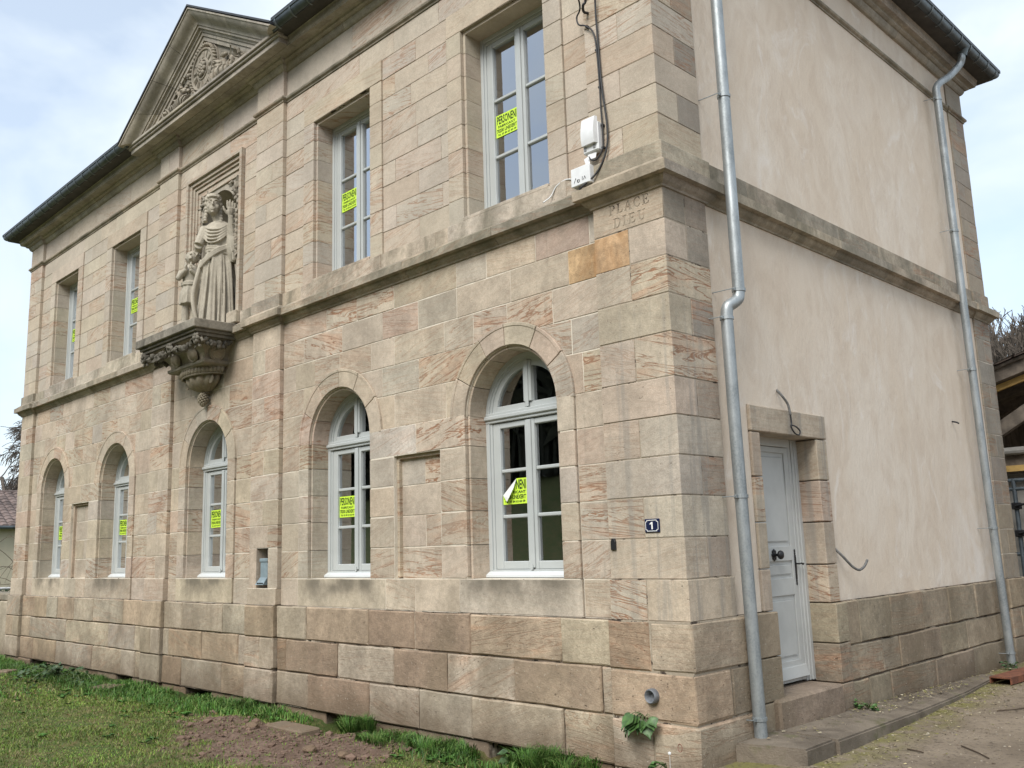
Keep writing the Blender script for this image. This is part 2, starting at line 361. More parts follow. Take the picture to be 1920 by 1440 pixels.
def stone(name, axis, poly, d0, d1, kind, mat, gap, bev, jit, tint=None, extra=None):
    mb = MB(); prism(mb, axis, rough(inset(poly, gap / 2 * random.uniform(.45, 1.15)), ROUGH.get(gap, .003)), d0, d1, bev, tint or pick(kind), jit)
    if extra: extra(mb, mb.t[0])
    if mb.t[0][0] > 2.28 * mb.t[0][2]: mat = M_orange
    return mb.build(name, mat, BLD)
def cut(x0, x1, z0, z1, curves):
    """split [x0,x1] at discs that reach into the row: returns polygons"""
    for cx, zs, R in curves:
        if x0 < cx < x1 or (abs(cx - x0) < R and z0 < zs + R) or (abs(cx - x1) < R and z0 < zs + R):
            if z0 >= zs + R: continue
            def hw(z): return math.sqrt(max(0, R * R - max(0, z - zs) ** 2)) if z < zs + R else 0.0
            zz = sorted(set([z0, z1] + [z0 + (min(z1, zs + R) - z0) * k / 8 for k in range(9)]))
            res = []
            if x0 < cx:
                xe = [(min(max(cx - hw(z), x0 + .002), x1), z) for z in zz]
                res.append([(x0, z0)] + xe + [(x0, z1)])
            if x1 > cx:
                xe = [(max(min(cx + hw(z), x1 - .002), x0), z) for z in zz]
                res.append(xe[::1] and [xe[0], (x1, z0), (x1, z1)] + xe[::-1][:-1])
            out = []
            for p in res:
                q = [p[0]]
                for a in p[1:]:
                    if math.hypot(a[0] - q[-1][0], a[1] - q[-1][1]) > .004: q.append(a)
                if math.hypot(q[0][0] - q[-1][0], q[0][1] - q[-1][1]) < .004: q.pop()
                if len(q) > 2: out.append(q)
            return out
    return [[(x0, z0), (x1, z0), (x1, z1), (x0, z1)]]
def auto_joints(x0, x1, w, seed):
    r = random.Random(seed); n = max(1, round((x1 - x0) / w)); ph = r.uniform(-.18, .18)
    return [x0 + (x1 - x0) * (i + ph + r.uniform(-.22, .22)) / n for i in range(1, n)] if n > 1 else []
SPEC = {'low': dict(gap=.010, bev=.003, jit=.0024, rec=.0042), 'up': dict(gap=.006, bev=.003, jit=.003, rec=.005), 'pl': dict(gap=.012, bev=.012, jit=.011, rec=.019)}
def run(x0, x1, z0, z1, d0, joints, kind, mat, name='ashlar_stone', curves=(), style='low', axis='F', back=.12, m0=0, m1=0, tints=None, mcurves=None):
    sp = SPEC[style]
    cs = sorted((mcurves or curves)); mids = [(a[0] + b[0]) / 2 for a, b in zip(cs[:-1], cs[1:])]; ms = [x0 + m0] + mids + [x1 - m1]
    for a, b in zip(ms[:-1], ms[1:]):
        for p in cut(a, b, z0, z1, [(c[0], c[1], c[2] - .006) for c in cs if a < c[0] < b]):
            prism(MORT[style], axis, p, d0 + sp['rec'], max(.40, d0 + .2), 0)
    xs = [x0] + [j for j in sorted(joints) if x0 + .08 < j < x1 - .08] + [x1]
    for i in range(len(xs) - 1):
        for p in cut(xs[i], xs[i + 1], z0, z1, curves):
            if max(q[0] for q in p) - min(q[0] for q in p) < .035: continue
            t = None
            if tints:
                for (ta, tk) in tints:
                    if xs[i] < ta < xs[i + 1]: t = pick(tk)
            stone(name, axis, p, d0, d0 + back, kind, mat, sp['gap'], sp['bev'], sp['jit'], t)

# ================================================================== THE BUILDING: front wall (plane y = 0), side wall (plane x = 0)
L = 15.22; W = 7.5
WX = [-1.84, -4.535, -7.63, -10.71, -13.42]           # arched windows below
UX = [-1.80, -4.49, -10.64, -13.29]                   # windows above
NI = [(-3.53, -2.80), (-12.45, -11.70)]               # blind panels
PIL = [(-L, -14.57), (-9.33, -8.70), (-6.38, -5.72), (-.72, 0)]
FLD = [(-14.57, -9.33), (-8.70, -6.38), (-5.72, -.72)]
ZS, RO, RI, RB = 3.24, .79, .59, .557
ZL = [1.42, 1.727, 2.036, 2.35, 2.654, 2.96, 3.26, 3.61, 3.92, 4.225, 4.53, 4.84]
ZU = [4.95, 5.17, 5.42, 5.68, 5.94, 6.20, 6.46, 6.72, 6.97, 7.21, 7.46, 7.72]
FYD, SUR = .05, .03
BJ = {4.53: [-4.80, -4.20, -3.53, -2.53, -2.10, -1.45, -.81], 4.225: [-5.27, -4.48, -3.73, -3.13, -2.53, -1.78, -1.065],
      3.92: [-5.44, -5.03, -3.94, -3.53, -2.73, -2.30, -1.268], 3.61: [-5.27, -3.74, -3.13, -2.52, -1.06], 3.26: [-5.03, -3.53, -2.72, -.95]}
# ---- plinth
def holes_split(joints): return joints
FP = {(1.057, 1.42): [-13.9, -13.3, -12.795, -12.026, -11.221, -10.06], (.70, 1.057): [-14.1, -12.34, -10.597, -9.617], (.33, .70): [-13.9, -12.761, -12.04, -11.18, -10.097, -9.595]}
MPJ = {(1.057, 1.42): [-8.141, -7.03], (.70, 1.057): [-8.53, -7.58, -6.62], (.33, .70): [-8.14, -7.015]}
RPJ = {(1.057, 1.42): [-5.11, -3.95, -3.20, -2.39, -1.28], (.70, 1.057): [-5.52, -4.50, -3.52, -2.72, -1.84, -.86], (.33, .70): [-5.06, -3.93, -3.14, -2.39, -1.28]}
random.seed(21)
for z0, z1 in [(1.057, 1.42), (.70, 1.057), (.33, .70)]:
    for (x0, x1), J in zip(FLD, (FP, MPJ, RPJ)):
        run(x0, x1, z0, z1, 0.0, J[(z0, z1)], 'plinth', M_plinth, 'plinth_stone', style='pl')
    for (x0, x1) in PIL[:3]:
        run(x0 - (.0 if x0 > -15 else .05), x1, z0, z1, -.05, [x0 + .34] if z0 == .70 else [], 'plinth', M_plinth, 'plinth_stone', style='pl', m1=.02)
# footing course, with hollows where it has fallen away
FOOT = [(-L - .05, -13.95), (-13.25, -10.3), (-9.75, -8.05), (-7.35, -4.76), (-4.05, -2.22), (-1.56, 0)]
for x0, x1 in FOOT: run(x0, x1, -.15, .33, .035 if x0 > -14 else -.02, auto_joints(x0, x1, .75, int(-x0 * 10) + 3), 'plinth', M_plinth, 'plinth_stone', style='pl', back=.3)
# ---- lower storey
random.seed(33)
def mirror(v): return -15.26 - v
PANEL_JOINT = {}
for r in range(len(ZL) - 1):
    z0, z1 = ZL[r], ZL[r + 1]
    for fi, (x0, x1) in enumerate(FLD):
        if r == 0:                                        # course under the sills
            s0, s1 = [(-14.21, -9.92), (-8.42, -6.85), (-5.33, -1.045)][fi]
            js = [[-12.63, -11.7, -12.1], [], [-3.68, -3.21, -2.556]][fi]
            run(s0, s1, z0, z1, SUR, js, 'ashlar', M_sill, 'sill_stone', m1=.02)
            run(x0, s0, z0, z1, FYD, [], 'ashlar', M_ashlar); run(s1, x1, z0, z1, FYD, [], 'ashlar', M_ashlar)
        elif z1 <= 3.27:                                  # jambs and blind panels
            ws = [w for w in WX if x0 < w < x1]; cur = x0
            for k, w in enumerate(sorted(ws)):
                a, b = w - RI, w + RI; lo, hi = w - RO, w + RO
                nxt = [q for q in sorted(ws) if q > w]; prv = [q for q in sorted(ws) if q < w]
                nil = [n for n in NI if prv and prv[-1] < n[0] < w]; nir = [n for n in NI if nxt and w < n[0] < nxt[0]]
                def jam(mb, t, s=1, w=w):
                    xa, xb = (w - RI, w - RB) if s < 0 else (w + RB, w + RI)
                    prism(mb, 'F', inset([(xa, z0), (xb, z0), (xb, z1), (xa, z1)], .003), .07, .33, .002, t)
                top = z1 > 3.1
                lft = (nil[0][1] if not top else (nil[0][0] + nil[0][1]) / 2) if nil else lo
                rgt = (nir[0][0] if not top else (nir[0][0] + nir[0][1]) / 2) if nir else hi
                if not nil and cur < lo: run(cur, lo, z0, z1, FYD, auto_joints(cur, lo, .5, r * 7 + k), 'ashlar', M_ashlar)
                jl = [] if not (nil and top) else [lo]
                for (sx, ex, sg, mm) in ((lft, a, -1, (0, .012)), (b, rgt, 1, (.012, .02 if not nir else 0))):
                    prism(MORT['low'], 'F', [(sx + mm[0], z0), (ex - mm[1], z0), (ex - mm[1], z1), (sx + mm[0], z1)], SUR + .004, .40, 0)
                    stone('jamb_stone', 'F', [(sx, z0), (ex, z0), (ex, z1), (sx, z1)], SUR, .33, 'ashlar', M_ashlar, .012, .004, .004,
                          pick('white') if (sg > 0 and top and fi == 2 and k == 0) else None, extra=lambda mb, t, s=sg: jam(mb, t, s))
                if nir and not top:
                    n0, n1 = nir[0]
                    run(n0, n1, z0, z1, .115, [n0 + .40] if r in (2, 4) else [], 'ashlar', M_ashlar, 'panel_stone', back=.06)
                    mbn = MB()                            # stepped edge round the sunk panel
                cur = hi
            run(cur, x1, z0, z1, FYD, auto_joints(cur, x1, .5, r * 5 + fi), 'ashlar', M_ashlar)
        else:
            cs = [(w, ZS, RO) for w in WX if x0 < w < x1]
            if fi == 2: js = BJ.get(z0) or auto_joints(x0, x1, .75, r)
            elif fi == 0: js = [mirror(j) for j in BJ.get(z0)] if BJ.get(z0) else auto_joints(x0, x1, .75, r)
            else: js = [-8.25, -7.0] if z0 == 3.26 else auto_joints(x0, x1, .7, r * 3 + 1)
            # joints falling inside a disc move to its rim
            ok = []
            for j in js:
                for cx, zs, R in cs:
                    h = math.sqrt(max(0, R * R - (z0 - zs) ** 2)) if z0 < zs + R else 0
                    if abs(j - cx) < h + .02: j = None; break
                if j is not None: ok.append(j)
            for cx, zs, R in cs:
                if z0 >= zs + R: continue
            tn = [(-.85, 'orange')] if (fi == 2 and z0 == 4.225) else ([(-.98, 'orange')] if (fi == 2 and z0 == 4.53 and 0) else None)
            run(x0, x1, z0, z1, FYD, ok, 'ashlar', M_ashlar, curves=cs, mcurves=[(w, ZS, RO + .01) for w in WX if x0 < w < x1], tints=tn)
# sunk panels: head and the two-step edge
for n0, n1 in NI:
    mb = MB(); t = pick('ashlar')
    for s, (xa, xb) in ((-1, (n0, n0 + .035)), (1, (n1 - .035, n1))):
        mb.box(xa, xb, .075, .12, 1.74, 2.925, t)
    mb.box(n0 + .001, n1 - .001, .075, .12, 2.925, 2.958, t)
    mb.build('panel_edge', M_ashlar, BLD)
# voussoirs
for w in WX:
    N6 = 6; angs = [math.pi * k / N6 + ((random.random() - .5) * .08 if 0 < k < N6 else 0) for k in range(N6 + 1)]
    for k in range(N6):
        a0, a1 = angs[k] + .006, angs[k + 1] - .006; mb = MB(); t = pick('ashlar')
        for (ro, ri, d0, d1) in ((RO, RI, SUR, .33), (RI, RB, .07, .33)):
            aa = [a0 + (a1 - a0) * i / 6 for i in range(7)]
            poly = [(w + ro * math.cos(a), ZS + ro * math.sin(a)) for a in aa] + [(w + ri * math.cos(a), ZS + ri * math.sin(a)) for a in aa[::-1]]
            prism(mb, 'F', poly, d0, d1, .003, t)
        aa = [a0 + (a1 - a0) * i / 6 for i in range(7)]                 # thin raised moulding along the outer curve
        poly = [(w + (RO + .004) * math.cos(a), ZS + (RO + .004) * math.sin(a)) for a in aa] + [(w + (RO - .03) * math.cos(a), ZS + (RO - .03) * math.sin(a)) for a in aa[::-1]]
        prism(mb, 'F', poly, SUR - .006, .06, .004, t)
        mb.build('voussoir', M_ashlar, BLD)
    aa = [math.pi * i / 24 for i in range(25)]
    prism(MORT['low'], 'F', [(w + (RO + .02) * math.cos(a), ZS + (RO + .02) * math.sin(a)) for a in aa] + [(w + (RI - .005) * math.cos(a), ZS + (RI - .005) * math.sin(a)) for a in aa[::-1]], .055, .40, 0)
    aa2 = [(w + RO, 3.2), (w + RO, 3.26)]
# ---- pilasters below (the corner one is built of wrapping blocks further down)
for pi_, (x0, x1) in enumerate(PIL[:3]):
    for r in range(len(ZL) - 1):
        dd = -.02 if r == 0 else 0.0
        if pi_ == 2 and r < 3:                            # the broken-out hollow with the grey meter box
            if r == 0: run(x0, x1, 1.42, 1.615, dd, [], 'ashlar', M_ashlar, 'pilaster_stone', m1=.02, back=.13)
            elif r == 1:
                for a_, b_, m_ in ((x0, -6.205, .01), (-5.945, x1, .02)): run(a_, b_, 1.615, 2.085, 0, [], 'ashlar', M_ashlar, 'pilaster_stone', m1=m_, m0=.012 if a_ > -6 else 0, back=.3)
            else: run(x0, x1, 2.085, 2.35, dd, [x0 + .42], 'ashlar', M_ashlar, 'pilaster_stone', m1=.02, back=.3)
            continue
        run(x0, x1, ZL[r], ZL[r + 1], dd, [x0 + (.3 if r % 2 else .42)] if r % 2 == 1 else [], 'ashlar', M_ashlar, 'pilaster_stone', m1=.02, back=.13)
# ---- upper storey
random.seed(5)
UJ = {7.21: [-3.11, -2.60], 6.97: [-3.478, -2.9], 6.72: [-3.2], 6.46: [-3.12], 6.20: [-3.092], 5.94: [-2.72, -3.477], 5.68: [-3.085], 5.42: [-2.706, -3.468], 5.17: [-3.083], 7.46: [-4.143, -3.50, -2.72]}
for r in range(len(ZU) - 1):
    z0, z1 = ZU[r], ZU[r + 1]
    for fi, (x0, x1) in enumerate(FLD):
        if r == 0:
            for a_, b_ in ([(x0, x1)] if fi != 1 else [(x0, -8.44), (-6.76, x1)]): run(a_, b_, z0, z1, .012, auto_joints(a_, b_, 1.1, 40 + fi), 'upper', M_band, 'dado_stone', style='up')
            continue
        if fi == 1:                                       # statue bay: niche between -8.42 and -6.78
            if z1 <= 7.47:
                run(x0, -8.43, z0, z1, FYD, [], 'upper', M_upper, 'ashlar_stone', style='up'); run(-6.77, x1, z0, z1, FYD, [], 'upper', M_upper, 'ashlar_stone', style='up')
            else: run(x0, x1, z0, z1, FYD, [-7.9, -7.2], 'upper', M_upper, 'ashlar_stone', style='up')
            continue
        ws = sorted(u for u in UX if x0 < u < x1); cur = x0
        if z0 > 7.4:
            run(x0, x1, z0, z1, FYD, UJ[7.46] if fi == 2 else [mirror(j) for j in UJ[7.46]], 'upper', M_upper, 'ashlar_stone', style='up'); continue
        for k, w in enumerate(ws):
            lo, hi = w - .79, w + .79
            js = UJ.get(z0, []) if fi == 2 else [mirror(j) for j in UJ.get(z0, [])]
            js = [j for j in js if cur + .1 < j < lo - .1] or (auto_joints(cur, lo, .62, r * 11 + k) if lo - cur > .6 else [])
            run(cur, lo, z0, z1, FYD, js, 'upper', M_upper, 'ashlar_stone', style='up')
            if z0 >= 7.2:
                run(lo, hi, z0, z1, SUR, [], 'upper', M_upper, 'lintel', style='up', m0=.01, m1=.02, back=.30)
                mb = MB(); mb.box(w - .57, w + .57, .07, .33, 7.175, 7.216, pick('upper')); mb.build('lintel_rebate', M_upper, BLD)
            else:
                for sg, (sx, ex) in ((-1, (lo, w - .57)), (1, (w + .57, hi))):
                    def jam(mb, t, s=sg):
                        xa, xb = (w - .571, w - .535) if s < 0 else (w + .535, w + .571)
                        prism(mb, 'F', inset([(xa, z0), (xb, z0), (xb, z1 - (.035 if z1 > 7.2 else 0)), (xa, z1 - (.035 if z1 > 7.2 else 0))], .002), .07, .33, .002, t)
                    prism(MORT['up'], 'F', [(sx + (.0 if sg < 0 else .01), z0), (ex - (.01 if sg < 0 else .02), z0), (ex - (.01 if sg < 0 else .02), z1), (sx + (0 if sg < 0 else .01), z1)], SUR + .004, .40, 0)
                    stone('jamb_stone', 'F', [(sx, z0), (ex, z0), (ex, z1), (sx, z1)], SUR, .33, 'upper', M_upper, .006, .003, .003, extra=jam)
            cur = hi
        run(cur, x1, z0, z1, FYD, [], 'upper', M_upper, 'ashlar_stone', style='up')
for w in UX:                                             # window ledges of the upper storey, proud of the dado
    mb = MB(); t = pick('upper'); prism(mb, 'F', [(w - .79, 4.99), (w + .79, 4.99), (w + .79, 5.165), (w - .79, 5.165)], .002, .10, .005, t)
    mb.box(w - .57, w + .57, .012, .42, 5.166, 5.205, t, .006); mb.build('window_ledge', M_band, BLD)
for pi_, (x0, x1) in enumerate(PIL[:3]):
    for r in range(len(ZU) - 1):
        if r == 0: run(x0 - .0, x1 + .02, ZU[0], ZU[1], -.035, [], 'band', M_band, 'dado_stone', style='up', m1=.04, back=.1); continue
        run(x0, x1, ZU[r], ZU[r + 1], 0.0, [x0 + (.27 if r % 4 == 1 else .4)] if r % 2 else [], 'upper', M_upper, 'pilaster_stone', style='up', m1=.02, back=.13)
# frieze between the astragal and the cornice
for (x0, x1) in FLD: run(x0, x1, 7.80, 8.16, FYD, auto_joints(x0, x1, 1.25, int(-x0)), 'frieze', M_upper, 'frieze_stone', style='up')
for (x0, x1) in PIL[:3]: run(x0, x1, 7.80, 8.16, 0.0, [x0 + .3], 'frieze', M_upper, 'frieze_stone', style='up', m1=.02)

# ---- right-hand corner pilaster: blocks that wrap the corner
random.seed(11)
SIDE_W = .62
def wrap_block(x0, y1, z0, z1, kind, mat, gap, bev, proud=0.0, jit=.004, name='corner_stone', tint=None):
    mb = MB(); g = gap / 2; j = lambda: (random.random() - .5) * jit
    mb.box(x0 + g, proud + j(), -proud + j(), y1 - g, z0 + g, z1 - g, tint or pick(kind), bev); mb.v = [(v[0] + (random.random() - .5) * bev * .9, v[1] + (random.random() - .5) * bev * .9, v[2] + (random.random() - .5) * bev * .9) for v in mb.v]; return mb.build(name, mat, BLD)
MC = MB()
def side_run(y0, y1, z0, z1, d0, joints, kind, mat, name, style): run(y0, y1, z0, z1, d0, joints, kind, mat, name, style=style, axis='S', back=.12)
zrows = [(ZL[i], ZL[i + 1], 'low') for i in range(len(ZL) - 1)] + [(ZU[i], ZU[i + 1], 'up') for i in range(len(ZU) - 1)]
for i, (z0, z1, st) in enumerate(zrows):
    kind = 'ashlar' if st == 'low' else 'upper'; mat = M_ashlar if st == 'low' else M_upper
    sp = SPEC[st]; pr = .02 if z0 < 1.5 else 0.0; long_side = i % 2 == 0
    if z0 == ZU[0]:
        wrap_block(-.72, SIDE_W + .05, z0, z1, 'band', M_band, .006, .006, .035); continue
    MC.box(-.715, pr - sp['rec'], -pr + sp['rec'], SIDE_W - .01, z0, z1)
    fx = -.36 if long_side else -.72
    if z0 in (4.53,): fx = -.72
    if z0 == 4.225: fx = -.36
    if fx > -.7:
        tnt = pick('orange') if z0 == 4.225 else None
        prism_d = -pr; stone('pilaster_stone', 'F', [(-.72, z0), (fx, z0), (fx, z1), (-.72, z1)], prism_d, .2, kind, mat, sp['gap'], sp['bev'], sp['jit'], tnt)
    yw = SIDE_W if long_side else .30
    if z0 != 4.53: wrap_block(fx, yw, z0, z1, kind, mat, sp['gap'], sp['bev'] * 1.2, pr)
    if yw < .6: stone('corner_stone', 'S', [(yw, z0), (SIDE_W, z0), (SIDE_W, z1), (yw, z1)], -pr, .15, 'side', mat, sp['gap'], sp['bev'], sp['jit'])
for z0, z1, fx, yw in [(1.057, 1.42, -.34, .80), (.70, 1.057, -.74, .44), (.33, .70, -.35, .80), (-.2, .33, -.72, .80)]:
    pr = .05
    if fx > -.7: stone('plinth_stone', 'F', [(-.74, z0), (fx, z0), (fx, z1), (-.74, z1)], -pr, .2, 'plinth', M_plinth, .012, .012, .01)
    wrap_block(fx, yw, z0, z1, 'plinth', M_plinth, .012, .016, pr, .012, 'plinth_stone')
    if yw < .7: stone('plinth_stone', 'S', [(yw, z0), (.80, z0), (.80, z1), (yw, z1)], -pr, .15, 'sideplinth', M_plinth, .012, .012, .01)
    MC.box(-.735, pr - .016, -pr + .016, .79, z0, z1)
for x0, x1, y1, z0, z1 in [(-.72, 0, SIDE_W, 7.80, 8.16)]: wrap_block(x0, y1, z0, z1, 'frieze', M_upper, .006, .005)
MC.build('mortar', M_mortar_up, BLD)['kind'] = 'stuff'

# ---- inscription stone: letters cut into the block under the band
GL = {'P': [[(0, 0), (.42, 0), (.42, .06), (.30, .08), (.30, .42), (.46, .42), (.64, .50), (.70, .66), (.70, .78), (.62, .92), (.46, 1), (0, 1), (0, .94), (.12, .92), (.12, .08), (0, .06)], [(.30, .50), (.30, .92), (.42, .92), (.50, .84), (.52, .72), (.48, .58), (.40, .50)]],
      'L': [[(0, 0), (.66, 0), (.70, .30), (.64, .30), (.56, .10), (.30, .08), (.30, .92), (.42, .94), (.42, 1), (0, 1), (0, .94), (.12, .92), (.12, .08), (0, .06)]],
      'A': [[(0, 0), (.28, 0), (.28, .06), (.19, .08), (.24, .28), (.56, .28), (.61, .08), (.52, .06), (.52, 0), (.88, 0), (.88, .06), (.80, .08), (.52, 1), (.38, 1), (.09, .08), (0, .06)], [(.27, .36), (.40, .80), (.53, .36)]],
      'C': [[(.72, .22), (.62, .05), (.42, -.02), (.22, .04), (.06, .24), (0, .5), (.06, .76), (.22, .96), (.44, 1.02), (.60, .96), (.64, 1.0), (.70, 1.0), (.72, .68), (.66, .68), (.58, .86), (.44, .94), (.30, .88), (.20, .70), (.18, .5), (.20, .30), (.30, .12), (.46, .07), (.58, .13), (.66, .26)]],
      'E': [[(0, 0), (.70, 0), (.74, .28), (.68, .28), (.60, .09), (.30, .08), (.30, .46), (.44, .46), (.48, .36), (.54, .36), (.54, .66), (.48, .66), (.44, .54), (.30, .54), (.30, .92), (.56, .91), (.62, .76), (.68, .76), (.66, 1), (0, 1), (0, .94), (.12, .92), (.12, .08), (0, .06)]],
      'D': [[(0, 0), (.46, 0), (.66, .08), (.80, .28), (.82, .5), (.80, .72), (.66, .92), (.46, 1), (0, 1), (0, .94), (.12, .92), (.12, .08), (0, .06)], [(.30, .08), (.30, .92), (.44, .92), (.56, .82), (.63, .62), (.63, .38), (.56, .18), (.44, .08)]],
      'I': [[(0, 0), (.42, 0), (.42, .06), (.30, .08), (.30, .92), (.42, .94), (.42, 1), (0, 1), (0, .94), (.12, .92), (.12, .08), (0, .06)]],
      'U': [[(.14, .30), (.20, .08), (.36, -.02), (.52, -.02), (.68, .08), (.74, .30), (.74, .92), (.86, .94), (.86, 1), (.52, 1), (.52, .94), (.66, .92), (.66, .30), (.60, .14), (.48, .08), (.40, .10), (.32, .30), (.32, .92), (.44, .94), (.44, 1), (0, 1), (0, .94), (.14, .92)]]}
def word_outline(word, x0, x1, z0, h, dz=0.0):
    adv = {'P': .80, 'L': .80, 'A': .96, 'C': .86, 'E': .86, 'D': .94, 'I': .54, 'U': .98}
    tot = sum(adv[c] for c in word) + .10 * (len(word) - 1); k = (x1 - x0) / tot; cx = x0; out = []
    for c in word:
        for lp in GL[c]: out.append([(cx + p[0] * k, z0 + (cx - x0) * dz + p[1] * h) for p in lp])
        cx += (adv[c] + .10) * k
    return out
cu = bpy.data.curves.new('inscription', 'CURVE'); cu.dimensions = '2D'; cu.fill_mode = 'BOTH'; cu.extrude = .0042
loops = [[(-.713, 4.537), (-.004, 4.537), (-.004, 4.833), (-.713, 4.833)]] + word_outline('PLACE', -.545, -.125, 4.690, .085) + word_outline('DIEU', -.505, -.165, 4.570, .085)
for lp in loops:
    s = cu.splines.new('POLY'); s.points.add(len(lp) - 1); s.use_cyclic_u = True
    for p, q in zip(s.points, lp): p.co = (q[0], q[1], 0, 1)
tmp = bpy.data.objects.new('tmp', cu); COL.objects.link(tmp); bpy.context.view_layer.update()
me = bpy.data.meshes.new_from_object(tmp.evaluated_get(bpy.context.evaluated_depsgraph_get())); bpy.data.objects.remove(tmp)
for v in me.vertices: v.co = Vector((v.co.x, -v.co.z + .0042, v.co.y))
a = me.attributes.new('tint', 'FLOAT_COLOR', 'POINT'); a.data.foreach_set('color', np.tile(np.array((.45, .375, .285, .62), np.float32), len(me.vertices)))
me.materials.clear(); me.materials.append(M_ashlar)
insc = inst(me, 'inscription_stone', BLD); insc['label'] = 'block carved with the words PLACE DIEU'
mb = MB(); mb.box(-.71, -.03, .0075, .0083, 4.54, 4.83, (.015, .011, .008, .62)); mb.build('letter_backing', M_carved, BLD)  # near-black plate put behind the letters to darken the cut strokes
mb = MB(); mb.box(-.713, -.002, .0088, .30, 4.537, 4.833, pick('side'), .004); mb.build('corner_stone', M_ashlar, BLD)
stone('corner_stone', 'S', [(.30, 4.53), (SIDE_W, 4.53), (SIDE_W, 4.84), (.30, 4.84)], 0, .15, 'side', M_ashlar, .010, .004, .003)

# ---- side wall: plaster, quoins at the far corner, door surround, plinth
mbp = MB()
def pl(y0, y1, z0, z1): mbp.box(-.40, -.02, y0, y1, z0, z1)
pl(SIDE_W - .005, 1.05, 1.425, 4.80); pl(1.05, 2.40, 3.13, 4.80); pl(2.40, 6.93, 1.425, 4.80); pl(SIDE_W - .005, 6.93, 5.16, 7.72); pl(SIDE_W - .005, 6.93, 7.80, 8.16)
mbp.build('plaster_wall', M_plaster, BLD)
mbq = MB(); mbq.box(-.42, -.05, SIDE_W, 1.05, -.2, 8.2); mbq.box(-.42, -.05, 2.39, 7.3, -.2, 8.2); mbq.box(-.42, -.05, 1.05, 2.39, 3.1, 8.2); mbq.build('side_core', M_mortar_up, BLD)
random.seed(3)
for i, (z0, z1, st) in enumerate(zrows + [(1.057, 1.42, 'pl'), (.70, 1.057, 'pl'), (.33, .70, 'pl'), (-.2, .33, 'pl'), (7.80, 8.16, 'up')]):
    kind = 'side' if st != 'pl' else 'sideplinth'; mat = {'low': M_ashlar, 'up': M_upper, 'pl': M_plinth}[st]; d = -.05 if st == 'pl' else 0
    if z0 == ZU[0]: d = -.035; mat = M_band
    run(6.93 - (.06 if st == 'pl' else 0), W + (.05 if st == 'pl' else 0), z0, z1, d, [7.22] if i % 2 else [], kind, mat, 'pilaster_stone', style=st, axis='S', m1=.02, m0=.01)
run(SIDE_W + .05, 6.93, ZU[0], ZU[1], -.012, [1.3, 2.2, 3.1, 4.05, 5.0, 5.9], 'band', M_band, 'dado_stone', style='up', axis='S')
for z0, z1, js in [(1.03, 1.425, [2.68, 3.38, 4.19, 4.90, 5.71]), (.72, 1.03, [3.12, 3.52, 4.58, 5.36]), (.25, .72, [2.78, 3.25, 4.35, 5.48])]:
    run(2.40, 6.87, z0, z1, -.03, js, 'sideplinth', M_plinth, 'plinth_stone', style='pl', axis='S')
# door surround
def sblock(y0, y1, z0, z1, x=0.0, mat=None, kind='side', name='jamb_stone', dep=.26):
    mb = MB(); mb.box(x - dep, x, y0 + .004, y1 - .004, z0 + .004, z1 - .004, pick(kind), .008); return mb.build(name, mat or M_ashlar, BLD)
sblock(1.05, 2.40, 2.90, 3.13, .012, kind='ashlar', name='lintel')
for z0, z1 in [(2.52, 2.90), (2.14, 2.52), (1.76, 2.14), (1.42, 1.76)]: sblock(1.05, 1.20, z0, z1, 0.006, kind='ashlar'); sblock(2.19, 2.40, z0, z1, 0.006, kind='ashlar')
for z0, z1 in [(1.07, 1.42), (.73, 1.07), (.3, .73)]: sblock(.80, 1.20, z0, z1, .045, M_plinth, 'sideplinth'); sblock(2.19, 2.42, z0, z1, .055, M_plinth, 'sideplinth')
mb = MB(); mb.box(-.30, .10, 1.02, 2.12, .40, .745, (.27, .21, .16, .3), .02); mb.build('threshold_stone', M_plinth, BLD)
for k, nm, mat in (('low', 'mortar', M_mortar), ('up', 'mortar', M_mortar_up), ('pl', 'mortar', M_mortar_pl)): MORT[k].build(nm, mat, BLD)['kind'] = 'stuff'

# ---- mouldings swept round the building
PLAN = [(-L, 2.0), (-L, 0), (-14.57, 0), (-14.57, FYD), (-9.33, FYD), (-9.33, 0), (-8.70, 0), (-8.70, FYD), (-6.38, FYD), (-6.38, 0), (-5.72, 0), (-5.72, FYD), (-.72, FYD), (-.72, 0), (0, 0), (0, SIDE_W), (-.02, SIDE_W), (-.02, 6.93), (0, 6.93), (0, W), (-1.5, W)]
def mitre(plan):
    out = []
    for i, p in enumerate(plan):
        ns = []
        for a, b in ((i - 1, i), (i, i + 1)):
            if a < 0 or b >= len(plan): continue
            dx, dy = plan[b][0] - plan[a][0], plan[b][1] - plan[a][1]; l = math.hypot(dx, dy); ns.append((dy / l, -dx / l))
        if len(ns) == 1: out.append(ns[0])
        else:
            k = 1 + ns[0][0] * ns[1][0] + ns[0][1] * ns[1][1]; out.append(((ns[0][0] + ns[1][0]) / k, (ns[0][1] + ns[1][1]) / k))
    return out
